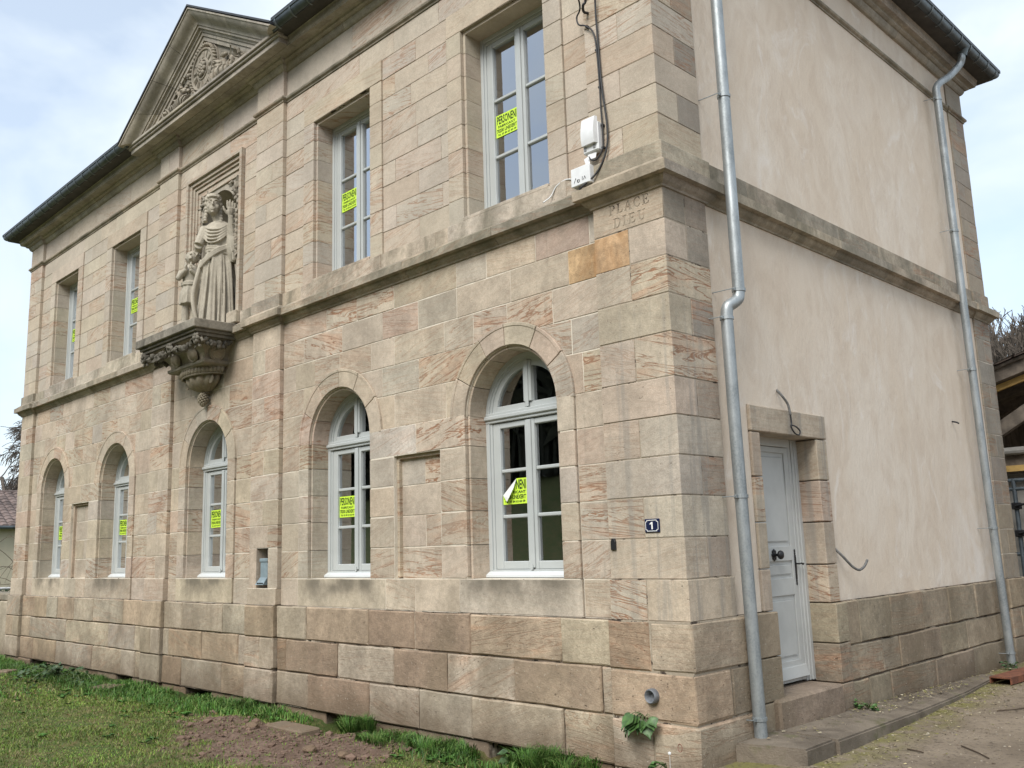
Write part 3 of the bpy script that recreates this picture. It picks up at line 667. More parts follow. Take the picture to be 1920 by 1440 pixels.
def sweep(name, prof, mat, kind, plan=PLAN, step=1.35, gap=.003, parent=BLD, smooth=False, seed=0, skip=lambda p: False):
    """one stone per stretch: prof = (projection, z) from the wall's foot outwards and back"""
    r = random.Random(seed); mi = mitre(plan)
    for i in range(len(plan) - 1):
        a, b = plan[i], plan[i + 1]; Ls = math.hypot(b[0] - a[0], b[1] - a[1]); n = max(1, round(Ls / step))
        cuts = [0] + [min(.97, max(.03, (k + r.uniform(-.2, .2)) / n)) for k in range(1, n)] + [1]
        ux, uy = (b[0] - a[0]) / Ls, (b[1] - a[1]) / Ls; mb = None
        for k in range(n):
            t0, t1 = cuts[k], cuts[k + 1]; rows = []
            for t, e in ((t0, gap if t0 > 0 else 0), (t1, -gap if t1 < 1 else 0)):
                mx, my = ((mi[i] if t == 0 else mi[i + 1]) if t in (0, 1) else (uy, -ux))
                bx, by = a[0] + (b[0] - a[0]) * t + ux * e, a[1] + (b[1] - a[1]) * t + uy * e
                rows.append([(bx + mx * p, by + my * p, z) for p, z in prof])
            m = len(prof); mb = MB(); tint = pick(kind)
            mb.add(rows[0] + rows[1], [(q, q + m, q + m + 1, q + 1) for q in range(m - 1)] + [tuple(range(m))[::1], tuple(range(2 * m - 1, m - 1, -1))], tint)
            if not skip(((a[0] + b[0]) / 2, (a[1] + b[1]) / 2)): mb.build(name, mat, parent)
BELT = [(-.04, 4.79), (.014, 4.79), (.02, 4.805), (.045, 4.825), (.065, 4.85), (.07, 4.868), (.085, 4.868), (.12, 4.872), (.12, 4.955), (.10, 4.965), (.03, 5.02), (-.04, 5.02)]
sweep('string_course_stone', BELT, M_band, 'band', seed=1)
AST = [(-.03, 7.72), (.012, 7.72), (.014, 7.738), (.022, 7.742), (.036, 7.752), (.043, 7.77), (.036, 7.788), (.02, 7.80), (-.03, 7.80)]
sweep('astragal_stone', AST, M_band, 'band', seed=2)
CPLAN = [PLAN[0], (-L, 0), (-14.57, 0), (-14.57, FYD), (-9.33, FYD), (-9.33, 0), (-8.70, 0), (-8.70, FYD), (-6.38, FYD), (-6.38, 0), (-5.72, 0), (-5.72, FYD), (-.72, FYD), (-.72, 0), (0, 0), (0, W), (-1.5, W)]
BED = [(-.05, 8.15), (.012, 8.15), (.03, 8.165), (.05, 8.20), (.055, 8.225), (.075, 8.225), (.10, 8.24), (.105, 8.265), (.135, 8.275), (-.05, 8.275)]
sweep('cornice_stone', BED, M_cornice, 'cornice', plan=CPLAN, seed=3)
EAVE = [(-L, 2.0), (-L, 0), (0, 0), (0, W), (-1.5, W)]
COR = [(-.05, 8.275), (.17, 8.275), (.175, 8.29), (.185, 8.30), (.19, 8.36), (.20, 8.375), (-.05, 8.375)]
sweep('cornice_stone', COR, M_cornice, 'cornice', plan=EAVE, seed=4)
SOF = [(-.05, 8.376), (.36, 8.38), (.36, 8.42), (-.05, 8.44)]
for pl_ in ([(-L, 2.0), (-L, 0), (-9.72, 0)], [(-5.38, 0), (0, 0), (0, W), (-1.5, W)]): sweep('eave_board', SOF, M_wood_dark, 'cornice', plan=pl_, seed=5, step=3.0, gap=.001)

# ---- gutters with their straps, eave roof
def sweep_open(prof, plan, mb, tint=(1, 1, 1, .5)):
    mi = mitre(plan); m = len(prof); vs = []
    for (x, y), (mx, my) in zip(plan, mi): vs += [(x + mx * p, y + my * p, z) for p, z in prof]
    fs = [(i * m + k, (i + 1) * m + k, (i + 1) * m + k + 1, i * m + k + 1) for i in range(len(plan) - 1) for k in range(m - 1)]
    fs += [tuple(range(m)), tuple(range(len(vs) - 1, len(vs) - m - 1, -1))]
    mb.add(vs, fs, tint)
GC, GZ, GR = .345, 8.475, .088
def half(R, n=12, lip=True):
    p = [(GC - R * math.cos(math.pi * k / n), GZ - R * math.sin(math.pi * k / n)) for k in range(n + 1)]
    if lip: p += [(GC + R + .012, GZ + .004), (GC + R + .012, GZ + .016), (GC + R - .008, GZ + .016), (GC + R - .008, GZ)]
    return p + [(GC + (R - .006) * math.cos(math.pi * k / n), GZ - (R - .006) * math.sin(math.pi * k / n)) for k in range(n + 1)]
PX0, PX1 = -9.78, -5.32; M_strap = plain('gutter_strap_zinc', (.16, .18, .185), .4, metal=.6)
for plan, segs in (([(-L, 2.5), (-L, 0), (PX0 + .06, 0)], [('F', -L - .3, PX0)]), ([(PX1 - .04, 0), (0, 0), (0, W), (-2.0, W)], [('F', PX1 + .1, .25), ('S', -.25, W + .3)])):
    mb = MB(); sweep_open(half(GR), plan, mb); g = smooth_angle(mb.build('gutter', M_zincdark, BLD), 40)
    smb = {}
    for ax, a, b in segs:
        if ax not in smb:
            q = MB(); pr = half(GR + .009, 12, False)[:13]
            if ax == 'F': sweep_open(pr + [(GC + GR - .002 - 2 * (GR) * k / 12, GZ) for k in range(13)][:1], [(-.011, 0), (.011, 0)], q)
            else: sweep_open(pr, [(0, -.011), (0, .011)], q)
            smb[ax] = q.mesh('gutter_strap', M_strap)
        n = int((b - a) / .335)
        for k in range(n + 1):
            t = a + (b - a) * k / n
            inst(smb[ax], 'gutter_strap', g, (t, 0, 0) if ax == 'F' else (0, t, 0))
mb = MB(); e, ez = .445, 8.492; sl = math.tan(math.radians(31)); xa, xb, ya, yb = -L - e, e, -e, W + e; rz = ez + (W / 2 + e) * sl; hx = W / 2 + e
for dz, fl in ((.028, 0), (0, 1)):
    v = [(xa, ya, ez + dz), (xb, ya, ez + dz), (xb, yb, ez + dz), (xa, yb, ez + dz), (xa + hx, W / 2, rz + dz), (xb - hx, W / 2, rz + dz)]
    v += [(PX0 - .02, ya, ez + dz), (PX0 - .02, .75, ez + (.75 - ya) * sl + dz), (PX1 + .02, .75, ez + (.75 - ya) * sl + dz), (PX1 + .02, ya, ez + dz)]
    f = [(0, 6, 7, 8, 9, 1, 5, 4), (1, 2, 5), (2, 3, 4, 5), (3, 0, 4)]; mb.add(v, [q[::-1] for q in f] if fl else f)
for a, b in (((xa, ya), (PX0 - .02, ya)), ((PX1 + .02, ya), (xb, ya)), ((xb, ya), (xb, yb)), ((xb, yb), (xa, yb)), ((xa, yb), (xa, ya))):
    mb.quad((a[0], a[1], ez), (b[0], b[1], ez), (b[0], b[1], ez + .028), (a[0], a[1], ez + .028))
mb.build('roof', M_roof, BLD)

# ---- pediment
PC, PZ0, PAZ, PH = -7.55, 8.40, 9.72, 2.23
th = math.atan((PAZ - 8.44) / PH); ct, tt = math.cos(th), math.tan(th)
RK = [(0, -.05), (0, .475), (.022, .475), (.024, .462), (.04, .455), (.062, .440), (.085, .418), (.105, .388), (.122, .355), (.138, .335), (.158, .322), (.178, .318), (.179, .300), (.213, .298), (.214, .276), (.222, .266), (.236, .260), (.25, .258), (.251, .238), (.30, .235), (.301, .216), (.36, .213), (.362, -.05)]
random.seed(4)
for sg in (-1, 1):
    nseg = 4
    for k in range(nseg):
        t0, t1 = k / nseg + (.0012 if k else 0), (k + 1) / nseg - (.0012 if k < nseg - 1 else 0); mb = MB(); tn = pick('cornice'); rows = []
        for t in (t0, t1):
            rw = []
            for s_, pj in RK: a_ = PAZ - s_ / ct; h_ = (a_ - PZ0) / tt; rw.append((PC + sg * h_ * t, -pj, a_ - (a_ - PZ0) * t))
            rows.append(rw)
        m = len(RK); mb.add(rows[0] + rows[1], [(q, q + m, q + m + 1, q + 1) for q in range(m - 1)] + [tuple(range(m)), tuple(range(2 * m - 1, m - 1, -1))], tn)
        smooth_angle(mb.build('raking_cornice_stone', M_cornice, BLD), 24)
# projecting bed of the pediment
for nm, (x0, x1), pj0, pj1, z0, z1 in (('a', (PC - PH + .02, PC + PH - .02), .285, .30, 8.277, 8.345), ('b', (PC - PH - .01, PC + PH + .01), .315, .33, 8.346, 8.378), ('c', (PC - PH - .03, PC + PH + .03), .345, .355, 8.379, 8.425)):
    n = 4
    for k in range(n):
        mb = MB(); mb.box(x0 + (x1 - x0) * k / n + .002, x0 + (x1 - x0) * (k + 1) / n - .002, -pj1, -.17, z0, z1, pick('cornice'), .006); mb.build('cornice_stone', M_cornice, BLD)
apx = PAZ - .355 / ct
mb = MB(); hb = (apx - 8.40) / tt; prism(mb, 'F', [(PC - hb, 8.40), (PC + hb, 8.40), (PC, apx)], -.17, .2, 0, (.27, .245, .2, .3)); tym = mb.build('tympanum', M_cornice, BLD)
mb = MB()                                   # gable roof over it
for sg in (-1, 1):
    p = [(PC, PAZ + .012), (PC + sg * (PH + .06), 8.425)]
    a, b = p; q = [(a[0], -.49, a[1]), (b[0], -.49, b[1]), (b[0], .6, b[1]), (a[0], 2.2, a[1])]; q2 = [(x, y, z + .028) for x, y, z in q]
    mb.add(q + q2, [(0, 1, 2, 3), (7, 6, 5, 4), (0, 4, 5, 1), (1, 5, 6, 2), (2, 6, 7, 3), (3, 7, 4, 0)])
mb.build('gable_roof', M_roof, BLD)
# carved relief: dial, bead ring, flower, leaves, fruit, horns of plenty
CX, CZ, TY = PC, 8.855, -.17
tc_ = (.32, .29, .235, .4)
RX = Matrix.Rotation(math.pi / 2, 4, 'X')          # lathe axis -> facing the viewer
def face_M(x, y, z): return Matrix.Translation((x, y, z)) @ RX
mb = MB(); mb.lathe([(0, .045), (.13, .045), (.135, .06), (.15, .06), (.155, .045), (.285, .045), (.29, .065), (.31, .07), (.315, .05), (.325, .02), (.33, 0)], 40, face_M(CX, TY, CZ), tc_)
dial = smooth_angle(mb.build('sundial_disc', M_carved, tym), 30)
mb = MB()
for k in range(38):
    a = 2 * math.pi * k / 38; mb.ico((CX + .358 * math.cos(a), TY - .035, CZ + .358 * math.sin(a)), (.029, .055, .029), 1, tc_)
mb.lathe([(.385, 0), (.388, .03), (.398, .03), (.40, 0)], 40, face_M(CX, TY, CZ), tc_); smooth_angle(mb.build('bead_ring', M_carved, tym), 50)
mb = MB(); ROM = ['XII', 'I', 'II', 'III', 'IIII', 'V', 'VI', 'VII', 'VIII', 'IX', 'X', 'XI']
for k, rm in enumerate(ROM):
    a = math.pi / 2 - k * math.pi / 6; wd = {'I': .016, 'V': .034, 'X': .034}; tot = sum(wd[c] for c in rm); off = -tot / 2
    ux, uz = math.cos(a), math.sin(a); tx, tz = uz, -ux
    for c in rm:
        m_ = off + wd[c] / 2; off += wd[c]
        strokes = {'I': [(0, 0)], 'V': [(-.010, .0), (.010, .0)], 'X': [(-.010, .010), (.010, -.010)]}[c]
        for t_o, t_i in strokes:
            o = Vector((CX + ux * .268 + tx * (m_ + t_o), TY - .052, CZ + uz * .268 + tz * (m_ + t_o))); i_ = Vector((CX + ux * .178 + tx * (m_ + t_i), TY - .052, CZ + uz * .178 + tz * (m_ + t_i)))
            mb.tube([i_, o], .0055, 4, tc_)
mb.build('dial_numerals', M_carved, tym)
mb = MB()
for ring, n, rr, s in ((.085, 8, .035, .03), (.045, 6, .028, .045)):
    for k in range(n):
        a = 2 * math.pi * (k + ring * 9) / n; mb.ico((CX + ring * math.cos(a), TY - .05 - s * .5, CZ + ring * math.sin(a)), (rr, .03, rr), 2, tc_, .12)
mb.ico((CX, TY - .085, CZ), .028, 1, tc_); smooth_angle(mb.build('rosette', M_carved, tym), 60)
def leaf(mb, x, y, z, ln, wd, ang, tilt, tint, curl=.3):
    """a small carved leaf: midrib up, lobes down"""
    vs = []; fs = []; n = 6; ca, sa = math.cos(ang), math.sin(ang)
    for i in range(n + 1):
        t = i / n; w = wd * math.sin(math.pi * (.12 + .88 * t) ** .8) * (1 + .25 * math.sin(t * 19)); d = tilt * t + curl * ln * t * t
        for s, dd in ((-1, .0), (-.45, .012), (0, .022), (.45, .012), (1, .0)):
            u, v = t * ln, s * w; vs.append((x + ca * u - sa * v, y - dd - d, z + sa * u + ca * v))
    for i in range(n):
        for k in range(4): fs.append((i * 5 + k, i * 5 + k + 1, (i + 1) * 5 + k + 1, (i + 1) * 5 + k))
    mb.add(vs, fs, tint)
r = random.Random(8)
for sg in (-1, 1):
    mb = MB()
    spine = cr([(PC + sg * .40, TY - .05, 8.50), (PC + sg * .55, TY - .07, 8.56), (PC + sg * .75, TY - .06, 8.54), (PC + sg * .95, TY - .05, 8.60)], 6)
    mb.tube(spine, [.10 - .065 * i / (len(spine) - 1) for i in range(len(spine))], 10, tc_)       # horn of plenty with ribs
    for i in range(2, len(spine), 3): mb.tube([spine[i] + Vector((0, -.0, -.0)), spine[min(i + 1, len(spine) - 1)]], .118 - .065 * i / len(spine), 10, tc_)
    for k in range(64):
        u = .42 + (hb - .50) * r.random() ** .85; top = (apx - 8.44) - u * tt - .06
        if top < .03: continue
        v = r.random() * top; x, z = PC + sg * u, 8.44 + v; kd = r.random()
        if math.hypot(x - CX, z - CZ) < .48: continue
        if kd < .5: leaf(mb, x, TY - r.uniform(0, .05), z, r.uniform(.09, .17), r.uniform(.025, .05), r.uniform(0, 6.28), .03, tc_)
        elif kd < .85:
            for q in range(4): mb.ico((x + r.uniform(-.05, .05), TY - r.uniform(.02, .07), z + r.uniform(-.05, .05)), r.uniform(.02, .042), 1, tc_, .05)
        else: mb.tube([(x, TY - .05, z), (x + sg * .05, TY - .05, z - min(.22, v + .05))], [.035, .022], 8, tc_)
    smooth_angle(mb.build('carved_foliage', M_carved, tym), 45)['kind'] = 'stuff'

# ---- niche with stepped frame
NC = -7.60
def frame_ring(mb, h0, h1, t0, t1, zb, d0, d1, tint):
    for s in (-1, 1):
        p = [(NC + s * h0, zb), (NC + s * h0, t0), (NC + s * h1, t1), (NC + s * h1, zb)]
        prism(mb, 'F', p if s < 0 else p[::-1], d0, d1, .004, tint) if s > 0 else prism(mb, 'F', p[::-1], d0, d1, .004, tint)
    prism(mb, 'F', [(NC - h1, t1), (NC + h1, t1), (NC + h0, t0), (NC - h0, t0)], d0, d1, .004, tint)
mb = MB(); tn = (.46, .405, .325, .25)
for h0, h1, t0, t1, d in ((.82, .765, 7.475, 7.42, .0), (.765, .71, 7.42, 7.365, .035), (.71, .67, 7.365, 7.32, .062), (.67, .62, 7.32, 7.26, .085), (.62, .56, 7.26, 7.18, .105)): frame_ring(mb, h0, h1, t0, t1, 5.19, d, .30, tn)
mb.build('niche_frame', M_upper, BLD)
for s in (-1, 1): mb = MB(); mb.box(NC + s * .70 - .13, NC + s * .70 + .13, -.045, .30, 5.02, 5.19, (.44, .385, .30, .2), .012); mb.build('niche_frame_foot', M_band, BLD)
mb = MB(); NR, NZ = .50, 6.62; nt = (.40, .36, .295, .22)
aa = [math.pi * i / 24 for i in range(25)]
prism(mb, 'F', [(NC + .57, 5.0), (NC + .57, NZ), (NC + NR, NZ), (NC + NR, 5.0)][::-1], .125, .3, 0, nt)
prism(mb, 'F', [(NC - NR, 5.0), (NC - NR, NZ), (NC - .57, NZ), (NC - .57, 5.0)][::-1], .125, .3, 0, nt)
ra = [(NC + NR * math.cos(a), NZ + NR * math.sin(a)) for a in aa if a <= math.pi / 2 + 1e-6]; la = [(NC + NR * math.cos(a), NZ + NR * math.sin(a)) for a in aa if a >= math.pi / 2 - 1e-6]
prism(mb, 'F', [ra[0], (NC + .57, NZ), (NC + .57, 7.2), (NC, 7.2)] + ra[:0:-1], .125, .3, 0, nt)
prism(mb, 'F', [la[0], (NC, 7.2), (NC - .57, 7.2), (NC - .57, NZ)] + la[:0:-1], .125, .3, 0, nt)
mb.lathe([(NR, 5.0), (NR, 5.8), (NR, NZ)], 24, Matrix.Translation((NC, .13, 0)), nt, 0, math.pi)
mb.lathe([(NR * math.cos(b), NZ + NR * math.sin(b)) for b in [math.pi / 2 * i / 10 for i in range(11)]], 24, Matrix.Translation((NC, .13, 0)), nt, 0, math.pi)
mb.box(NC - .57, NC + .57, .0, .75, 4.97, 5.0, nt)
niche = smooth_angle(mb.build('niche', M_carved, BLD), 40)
mb = MB(); r = random.Random(5)
for s in (-1, 1):
    for k in range(26):
        u = r.uniform(.28, .54); v = r.uniform(NZ + .12, 7.14)
        if math.hypot(u, v - NZ) < NR + .03: continue
        leaf(mb, NC + s * u, .122, v, r.uniform(.07, .12), r.uniform(.03, .05), r.uniform(0, 6.28), .01, tc_, .06)
        if k % 3 == 0: mb.ico((NC + s * u, .10, v), r.uniform(.02, .035), 1, tc_)
    for k in range(9):                               # pendant garland beside the arch
        z = NZ + .05 - k * .075; mb.ico((NC + s * (.535), .10, z), (.03, .03, .045), 1, tc_, .15); leaf(mb, NC + s * .535, .11, z, .07, .025, -1.57 + r.uniform(-.7, .7), .02, tc_)
smooth_angle(mb.build('spandrel_carving', M_carved, niche), 45)['kind'] = 'stuff'

# ---- carved console under the statue
SX0, SX1 = -8.56, -6.79; SCX = -7.62
mb = MB(); mb.box(SX0, SX1, -.60, .06, 4.885, 5.0, (.27, .245, .20, .35), .008); con = mb.build('console_slab', M_sooty, BLD)
mb = MB()
for k, (i_, z0, z1) in enumerate(((.045, 4.845, 4.885), (.075, 4.80, 4.845))): mb.box(SX0 + i_, SX1 - i_, -.60 + i_, .06, z0, z1 - .001, (.20, .18, .145, .3), .006)
mb.build('console_moulding', M_sooty, con)
def frustum(mb, a, b, tint):
    (x0, x1, y0, z), (X0, X1, Y0, Z) = a, b; yb = .06
    mb.add([(x0, y0, z), (x1, y0, z), (x1, yb, z), (x0, yb, z), (X0, Y0, Z), (X1, Y0, Z), (X1, yb, Z), (X0, yb, Z)], [(0, 1, 5, 4), (1, 2, 6, 5), (3, 0, 4, 7), (2, 3, 7, 6), (0, 3, 2, 1), (4, 5, 6, 7)], tint)
mb = MB(); cc = (.31, .275, .215, .4); prev = (SCX - .50, SCX + .50, -.27, 4.56)
for t in [i / 6 for i in range(1, 7)]:
    q = (SCX - .50 - .24 * t ** 2.2, SCX + .50 + .20 * t ** 2.2, -.27 - .22 * t ** 2.2, 4.56 + .24 * t); frustum(mb, prev, q, cc); prev = q
frustum(mb, (SCX - .535, SCX + .535, -.305, 4.515), (SCX - .535, SCX + .535, -.305, 4.553), cc); frustum(mb, (SCX - .515, SCX + .515, -.285, 4.50), (SCX - .53, SCX + .53, -.30, 4.514), cc)
smooth_angle(mb.build('console_body', M_carved, con), 25)
mb = MB(); r = random.Random(2); sd = (.17, .155, .125, .3)
def swag(a, b, sag, n, rr):
    for k in range(n):
        t = (k + .5) / n; p = Vector(a).lerp(Vector(b), t); p.z -= sag * 4 * t * (1 - t)
        for q in range(3):
            mb.ico((p.x + r.uniform(-.03, .03), p.y + r.uniform(-.03, .02), p.z + r.uniform(-.03, .03)), rr * r.uniform(.6, 1.1) * (.7 + 1.2 * t * (1 - t) * 1.4), 1, sd, .15)
        if k % 2: leaf(mb, p.x, p.y - .02, p.z, .09, .035, r.uniform(0, 6.28), .03, sd)
xs = [SX0 + .12, SCX - .02, SX1 - .10]
for a, b in zip(xs[:-1], xs[1:]): swag((a, -.50, 4.765), (b, -.50, 4.765), .075, 11, .042)
swag((SX1 - .09, -.47, 4.765), (SX1 - .13, .0, 4.765), .06, 8, .04); swag((SX0 + .1, -.47, 4.765), (SX0 + .13, .0, 4.765), .06, 8, .04)
for x, y in [(x, -.51) for x in xs]:                 # roses at the hanging points
    for k in range(7):
        a = k * .9; mb.ico((x + .05 * math.cos(a), y - .01, 4.755 + .05 * math.sin(a)), (.035, .03, .035), 1, sd, .1)
    mb.ico((x, y - .03, 4.755), .03, 1, sd)
    for s in (-1, 1):
        mb.tube([(x + s * (.07 + .05 * math.cos(a)), y + .02, 4.70 + .05 * math.sin(a)) for a in [i * .6 for i in range(9)]], [.016] * 9, 5, sd)
smooth_angle(mb.build('fruit_swag', M_sooty, con), 50)['kind'] = 'stuff'
mb = MB()
for x in (SCX - .25, SCX + .25):                     # shields on the front and the cheek of the body
    mb.lathe([(0, .03), (.07, .03), (.085, .02), (.10, .03), (.115, .015), (.12, 0)], 18, Matrix.Translation((x, -.325, 4.655)) @ Matrix.Rotation(math.pi / 2 + .35, 4, 'X'), cc); smooth_angle(mb.build('console_shield', M_carved, con), 40); mb = MB()
mb.lathe([(0, .03), (.07, .03), (.085, .02), (.10, .03), (.115, .015), (.12, 0)], 18, Matrix.Translation((SCX + .545, -.13, 4.655)) @ Matrix.Rotation(math.pi / 2 + .3, 4, 'Y'), cc)
smooth_angle(mb.build('console_shield', M_carved, con), 40)
mb = MB()                                            # egg and dart roll, half round in plan
def ringpt(a, rx, ry): return (SCX + rx * math.cos(a), .02 - ry * abs(math.sin(a)) ** .8)
n = 21
for i in range(n):
    a = math.pi * (i + .5) / n; x, y = ringpt(a, .475, .285); x2, y2 = ringpt(a + .04, .475, .285)
    mb.ico((x, y, 4.455), (.030, .030, .044), 2, (.33, .285, .21, .35))
    mb.ico(((x + ringpt(a + math.pi / n / 2 * 1.0, .475, .285)[0]) / 2 + (ringpt(a + math.pi / n / 2, .475, .285)[0] - x) / 2, ringpt(a + math.pi / n / 2, .475, .285)[1], 4.45), (.010, .014, .045), 1, (.33, .285, .21, .35))
for z, k, rr in ((4.497, 1.0, .014), (4.405, .93, .012)):
    mb.tube([ringpt(math.pi * i / 28, .49 * k, .30 * k) + (z,) for i in range(29)], rr, 6, (.30, .26, .195, .35))
vs = []; fs = []; prof = [(1.0, 4.50), (.95, 4.48), (.93, 4.43), (.86, 4.40), (.72, 4.385)]
for i in range(29):
    for k, z in prof: vs.append(ringpt(math.pi * i / 28, .46 * k, .27 * k) + (z,))
for i in range(28):
    for k in range(len(prof) - 1): fs.append((i * 5 + k, i * 5 + k + 1, (i + 1) * 5 + k + 1, (i + 1) * 5 + k))
mb.add(vs, fs, (.28, .24, .18, .3)); smooth_angle(mb.build('egg_and_dart_roll', M_carved, con), 50)
mb = MB(); vs = []; fs = []; prof = [(.36, 4.40), (.37, 4.37), (.355, 4.33), (.31, 4.285), (.22, 4.245), (.12, 4.22), (.07, 4.205), (.085, 4.19), (.05, 4.18)]; nn = 48
for i in range(nn + 1):
    a = math.pi * i / nn; fl = 1 + .16 * abs(math.sin(a * 7)) - .05
    for k, z in prof: vs.append((SCX + k * fl * math.cos(a), .02 - k * .62 * fl * math.sin(a), z))
m = len(prof)
for i in range(nn):
    for k in range(m - 1): fs.append((i * m + k, i * m + k + 1, (i + 1) * m + k + 1, (i + 1) * m + k))
mb.add(vs, fs, (.29, .245, .18, .3))
for s in (-1, 1): mb.tube([(SCX + s * (.33 - .05 * (1 - .09 * i) * math.cos(i * .7)), -.10, 4.33 + .055 * (1 - .07 * i) * math.sin(i * .7)) for i in range(11)], [.020 - .001 * i for i in range(11)], 6, (.29, .245, .18, .3), scale2=2.5)
smooth_angle(mb.build('leaf_bulb', M_carved, con), 50)
mb = MB()
for k in range(60):
    t = k / 60; z = 4.185 - .17 * t; rr = .062 * math.sin(math.pi * (.12 + .84 * t)) ; a = k * 2.4
    mb.ico((SCX + rr * math.cos(a), -.04 + rr * math.sin(a), z), (.021, .021, .018), 1, (.31, .27, .20, .3))
mb.ico((SCX, -.04, 4.10), (.05, .05, .085), 2, (.25, .21, .155, .3)); smooth_angle(mb.build('pine_cone_finial', M_carved, con), 50)

# ================================================================== windows
def text_mesh(name, txt, w, h, mat, bold=.0, x0=None):
    c = bpy.data.curves.new(name, 'FONT'); c.body = txt; c.size = 1; c.offset = bold; c.resolution_u = 2; c.extrude = 0
    o = bpy.data.objects.new('tmp', c); COL.objects.link(o); bpy.context.view_layer.update()
    m = bpy.data.meshes.new_from_object(o.evaluated_get(bpy.context.evaluated_depsgraph_get())); bpy.data.objects.remove(o)
    a = np.array([v.co[:] for v in m.vertices]); lo, hi = a.min(0), a.max(0)
    for v in m.vertices: v.co = Vector(((v.co.x - (lo[0] + hi[0]) / 2) / (hi[0] - lo[0]) * w, 0, (v.co.y - (lo[1] + hi[1]) / 2) / (hi[1] - lo[1]) * h))
    m.materials.clear(); m.materials.append(mat); return m
def rect(x0, x1, z0, z1): return [(x0, z0), (x1, z0), (x1, z1), (x0, z1)]
FY = .280
def moulded(mb, x0, x1, z0, z1, y0, y1, b=.006): mb.box(x0, x1, y0, y1, z0, z1, bev=b)
def arch_ring(mb, R0, R1, z, y0, y1, b=.004, n=20):
    for k in range(n):
        a0, a1 = math.pi * k / n, math.pi * (k + 1) / n
        prism(mb, 'F', [(R0 * math.cos(a0), z + R0 * math.sin(a0)), (R0 * math.cos(a1), z + R0 * math.sin(a1)), (R1 * math.cos(a1), z + R1 * math.sin(a1)), (R1 * math.cos(a0), z + R1 * math.sin(a0))], y0, y1, 0)
def casement(sg, xo, xi, zb, zt, bars, fw, name):
    """leaf: stiles, rails and bars; xo outer edge, xi meeting edge"""
    mb = MB(); xa, xb = sg * xo, sg * xi; lo, hi = min(xa, xb), max(xa, xb)
    gi, go = sg * .062, sg * (xo - fw)
    moulded(mb, min(xa, go), max(xa, go), zb, zt, FY + .018, FY + .075); moulded(mb, min(xb, gi), max(xb, gi), zb, zt, FY + .016, FY + .075)
    g0, g1 = min(gi, go), max(gi, go)
    moulded(mb, g0 + .0005, g1 - .0005, zb + .001, zb + .075, FY + .019, FY + .074); moulded(mb, g0 + .0005, g1 - .0005, zt - .055, zt - .001, FY + .019, FY + .074)
    for b in bars: moulded(mb, g0 + .0005, g1 - .0005, b - .016, b + .016, FY + .026, FY + .060)
    return mb, g0, g1
def pane_mesh(poly, y): m = MB(); m.add([(x, y, z) for x, z in poly], [tuple(range(len(poly)))]); return m.mesh('pane', M_glass)
# arched type
fr = MB()
arch_ring(fr, .578, .515, ZS, FY, FY + .09); arch_ring(fr, .516, .487, ZS, FY + .012, FY + .085); arch_ring(fr, .488, .43, ZS, FY + .022, FY + .08)
for s in (-1, 1):
    for a, b, d in ((.578, .515, 0), (.5155, .485, .012)): moulded(fr, min(s * a, s * b), max(s * a, s * b), 1.745, ZS, FY + d, FY + .09 - d, .003)
moulded(fr, -.575, .575, 3.175, 3.275, FY - .006, FY + .085, .006); moulded(fr, -.578, .578, 3.205, 3.245, FY - .026, FY - .004, .008); moulded(fr, -.49, .49, 3.276, 3.33, FY + .0245, FY + .08, .004)
moulded(fr, -.050, .050, 3.331, 3.72, FY + .004, FY + .08, .006); moulded(fr, -.022, .022, 3.28, 3.725, FY - .006, FY + .003, .004)
moulded(fr, -.576, .576, 1.745, 1.80, FY + .001, FY + .09, .006)
frame_me = fr.mesh('window', M_frame)
sl_ = MB(); sl_.add([(-.585, FY - .05, 1.733), (.585, FY - .05, 1.733), (.585, FY + .02, 1.733), (-.585, FY + .02, 1.733), (-.585, FY - .05, 1.752), (.585, FY - .05, 1.752), (.585, FY - .001, 1.785), (-.585, FY - .001, 1.785)], [(0, 3, 2, 1), (0, 1, 5, 4), (4, 5, 6, 7), (1, 2, 6, 5), (3, 0, 4, 7)])
sill_me = sl_.mesh('window_sill', M_sillpaint)
LB = [2.285, 2.71]; cas = {}; pan = {}
for s in (-1, 1):
    mb, g0, g1 = casement(s, .485, .004, 1.80, 3.17, LB, .095, 'casement')
    if s < 0: moulded(mb, -.030, .030, 1.815, 3.16, FY - .002, FY + .017, .006); mb.box(-.012, .012, FY - .012, FY - .003, 1.80, 1.845)
    cas[s] = mb.mesh('casement', M_frame); zz = [1.875] + LB + [3.115]
    pan[s] = [pane_mesh(rect(g0 - .004, g1 + .004, zz[i] - .01, zz[i + 1] + .01), FY + .05) for i in range(3)]
    aa = [math.pi / 2 * i / 10 for i in range(11)]; q = [(.436 * math.cos(a), ZS + .436 * math.sin(a)) for a in aa]
    poly = [(0.045, 3.32), (.436, 3.32)] + [p for p in q if p[1] > 3.325 and p[0] > .046] + [(.045, ZS + .43)]
    pan[s].append(pane_mesh(poly if s > 0 else [(-x, z) for x, z in poly][::-1], FY + .05))
WIN = []
for w in WX:
    f = inst(frame_me, 'window', BLD, (w, 0, 0)); WIN.append(f); inst(sill_me, 'window_sill', f)
    for s in (-1, 1):
        inst(cas[s], 'casement', f)
        for m in pan[s]: inst(m, 'pane', f)
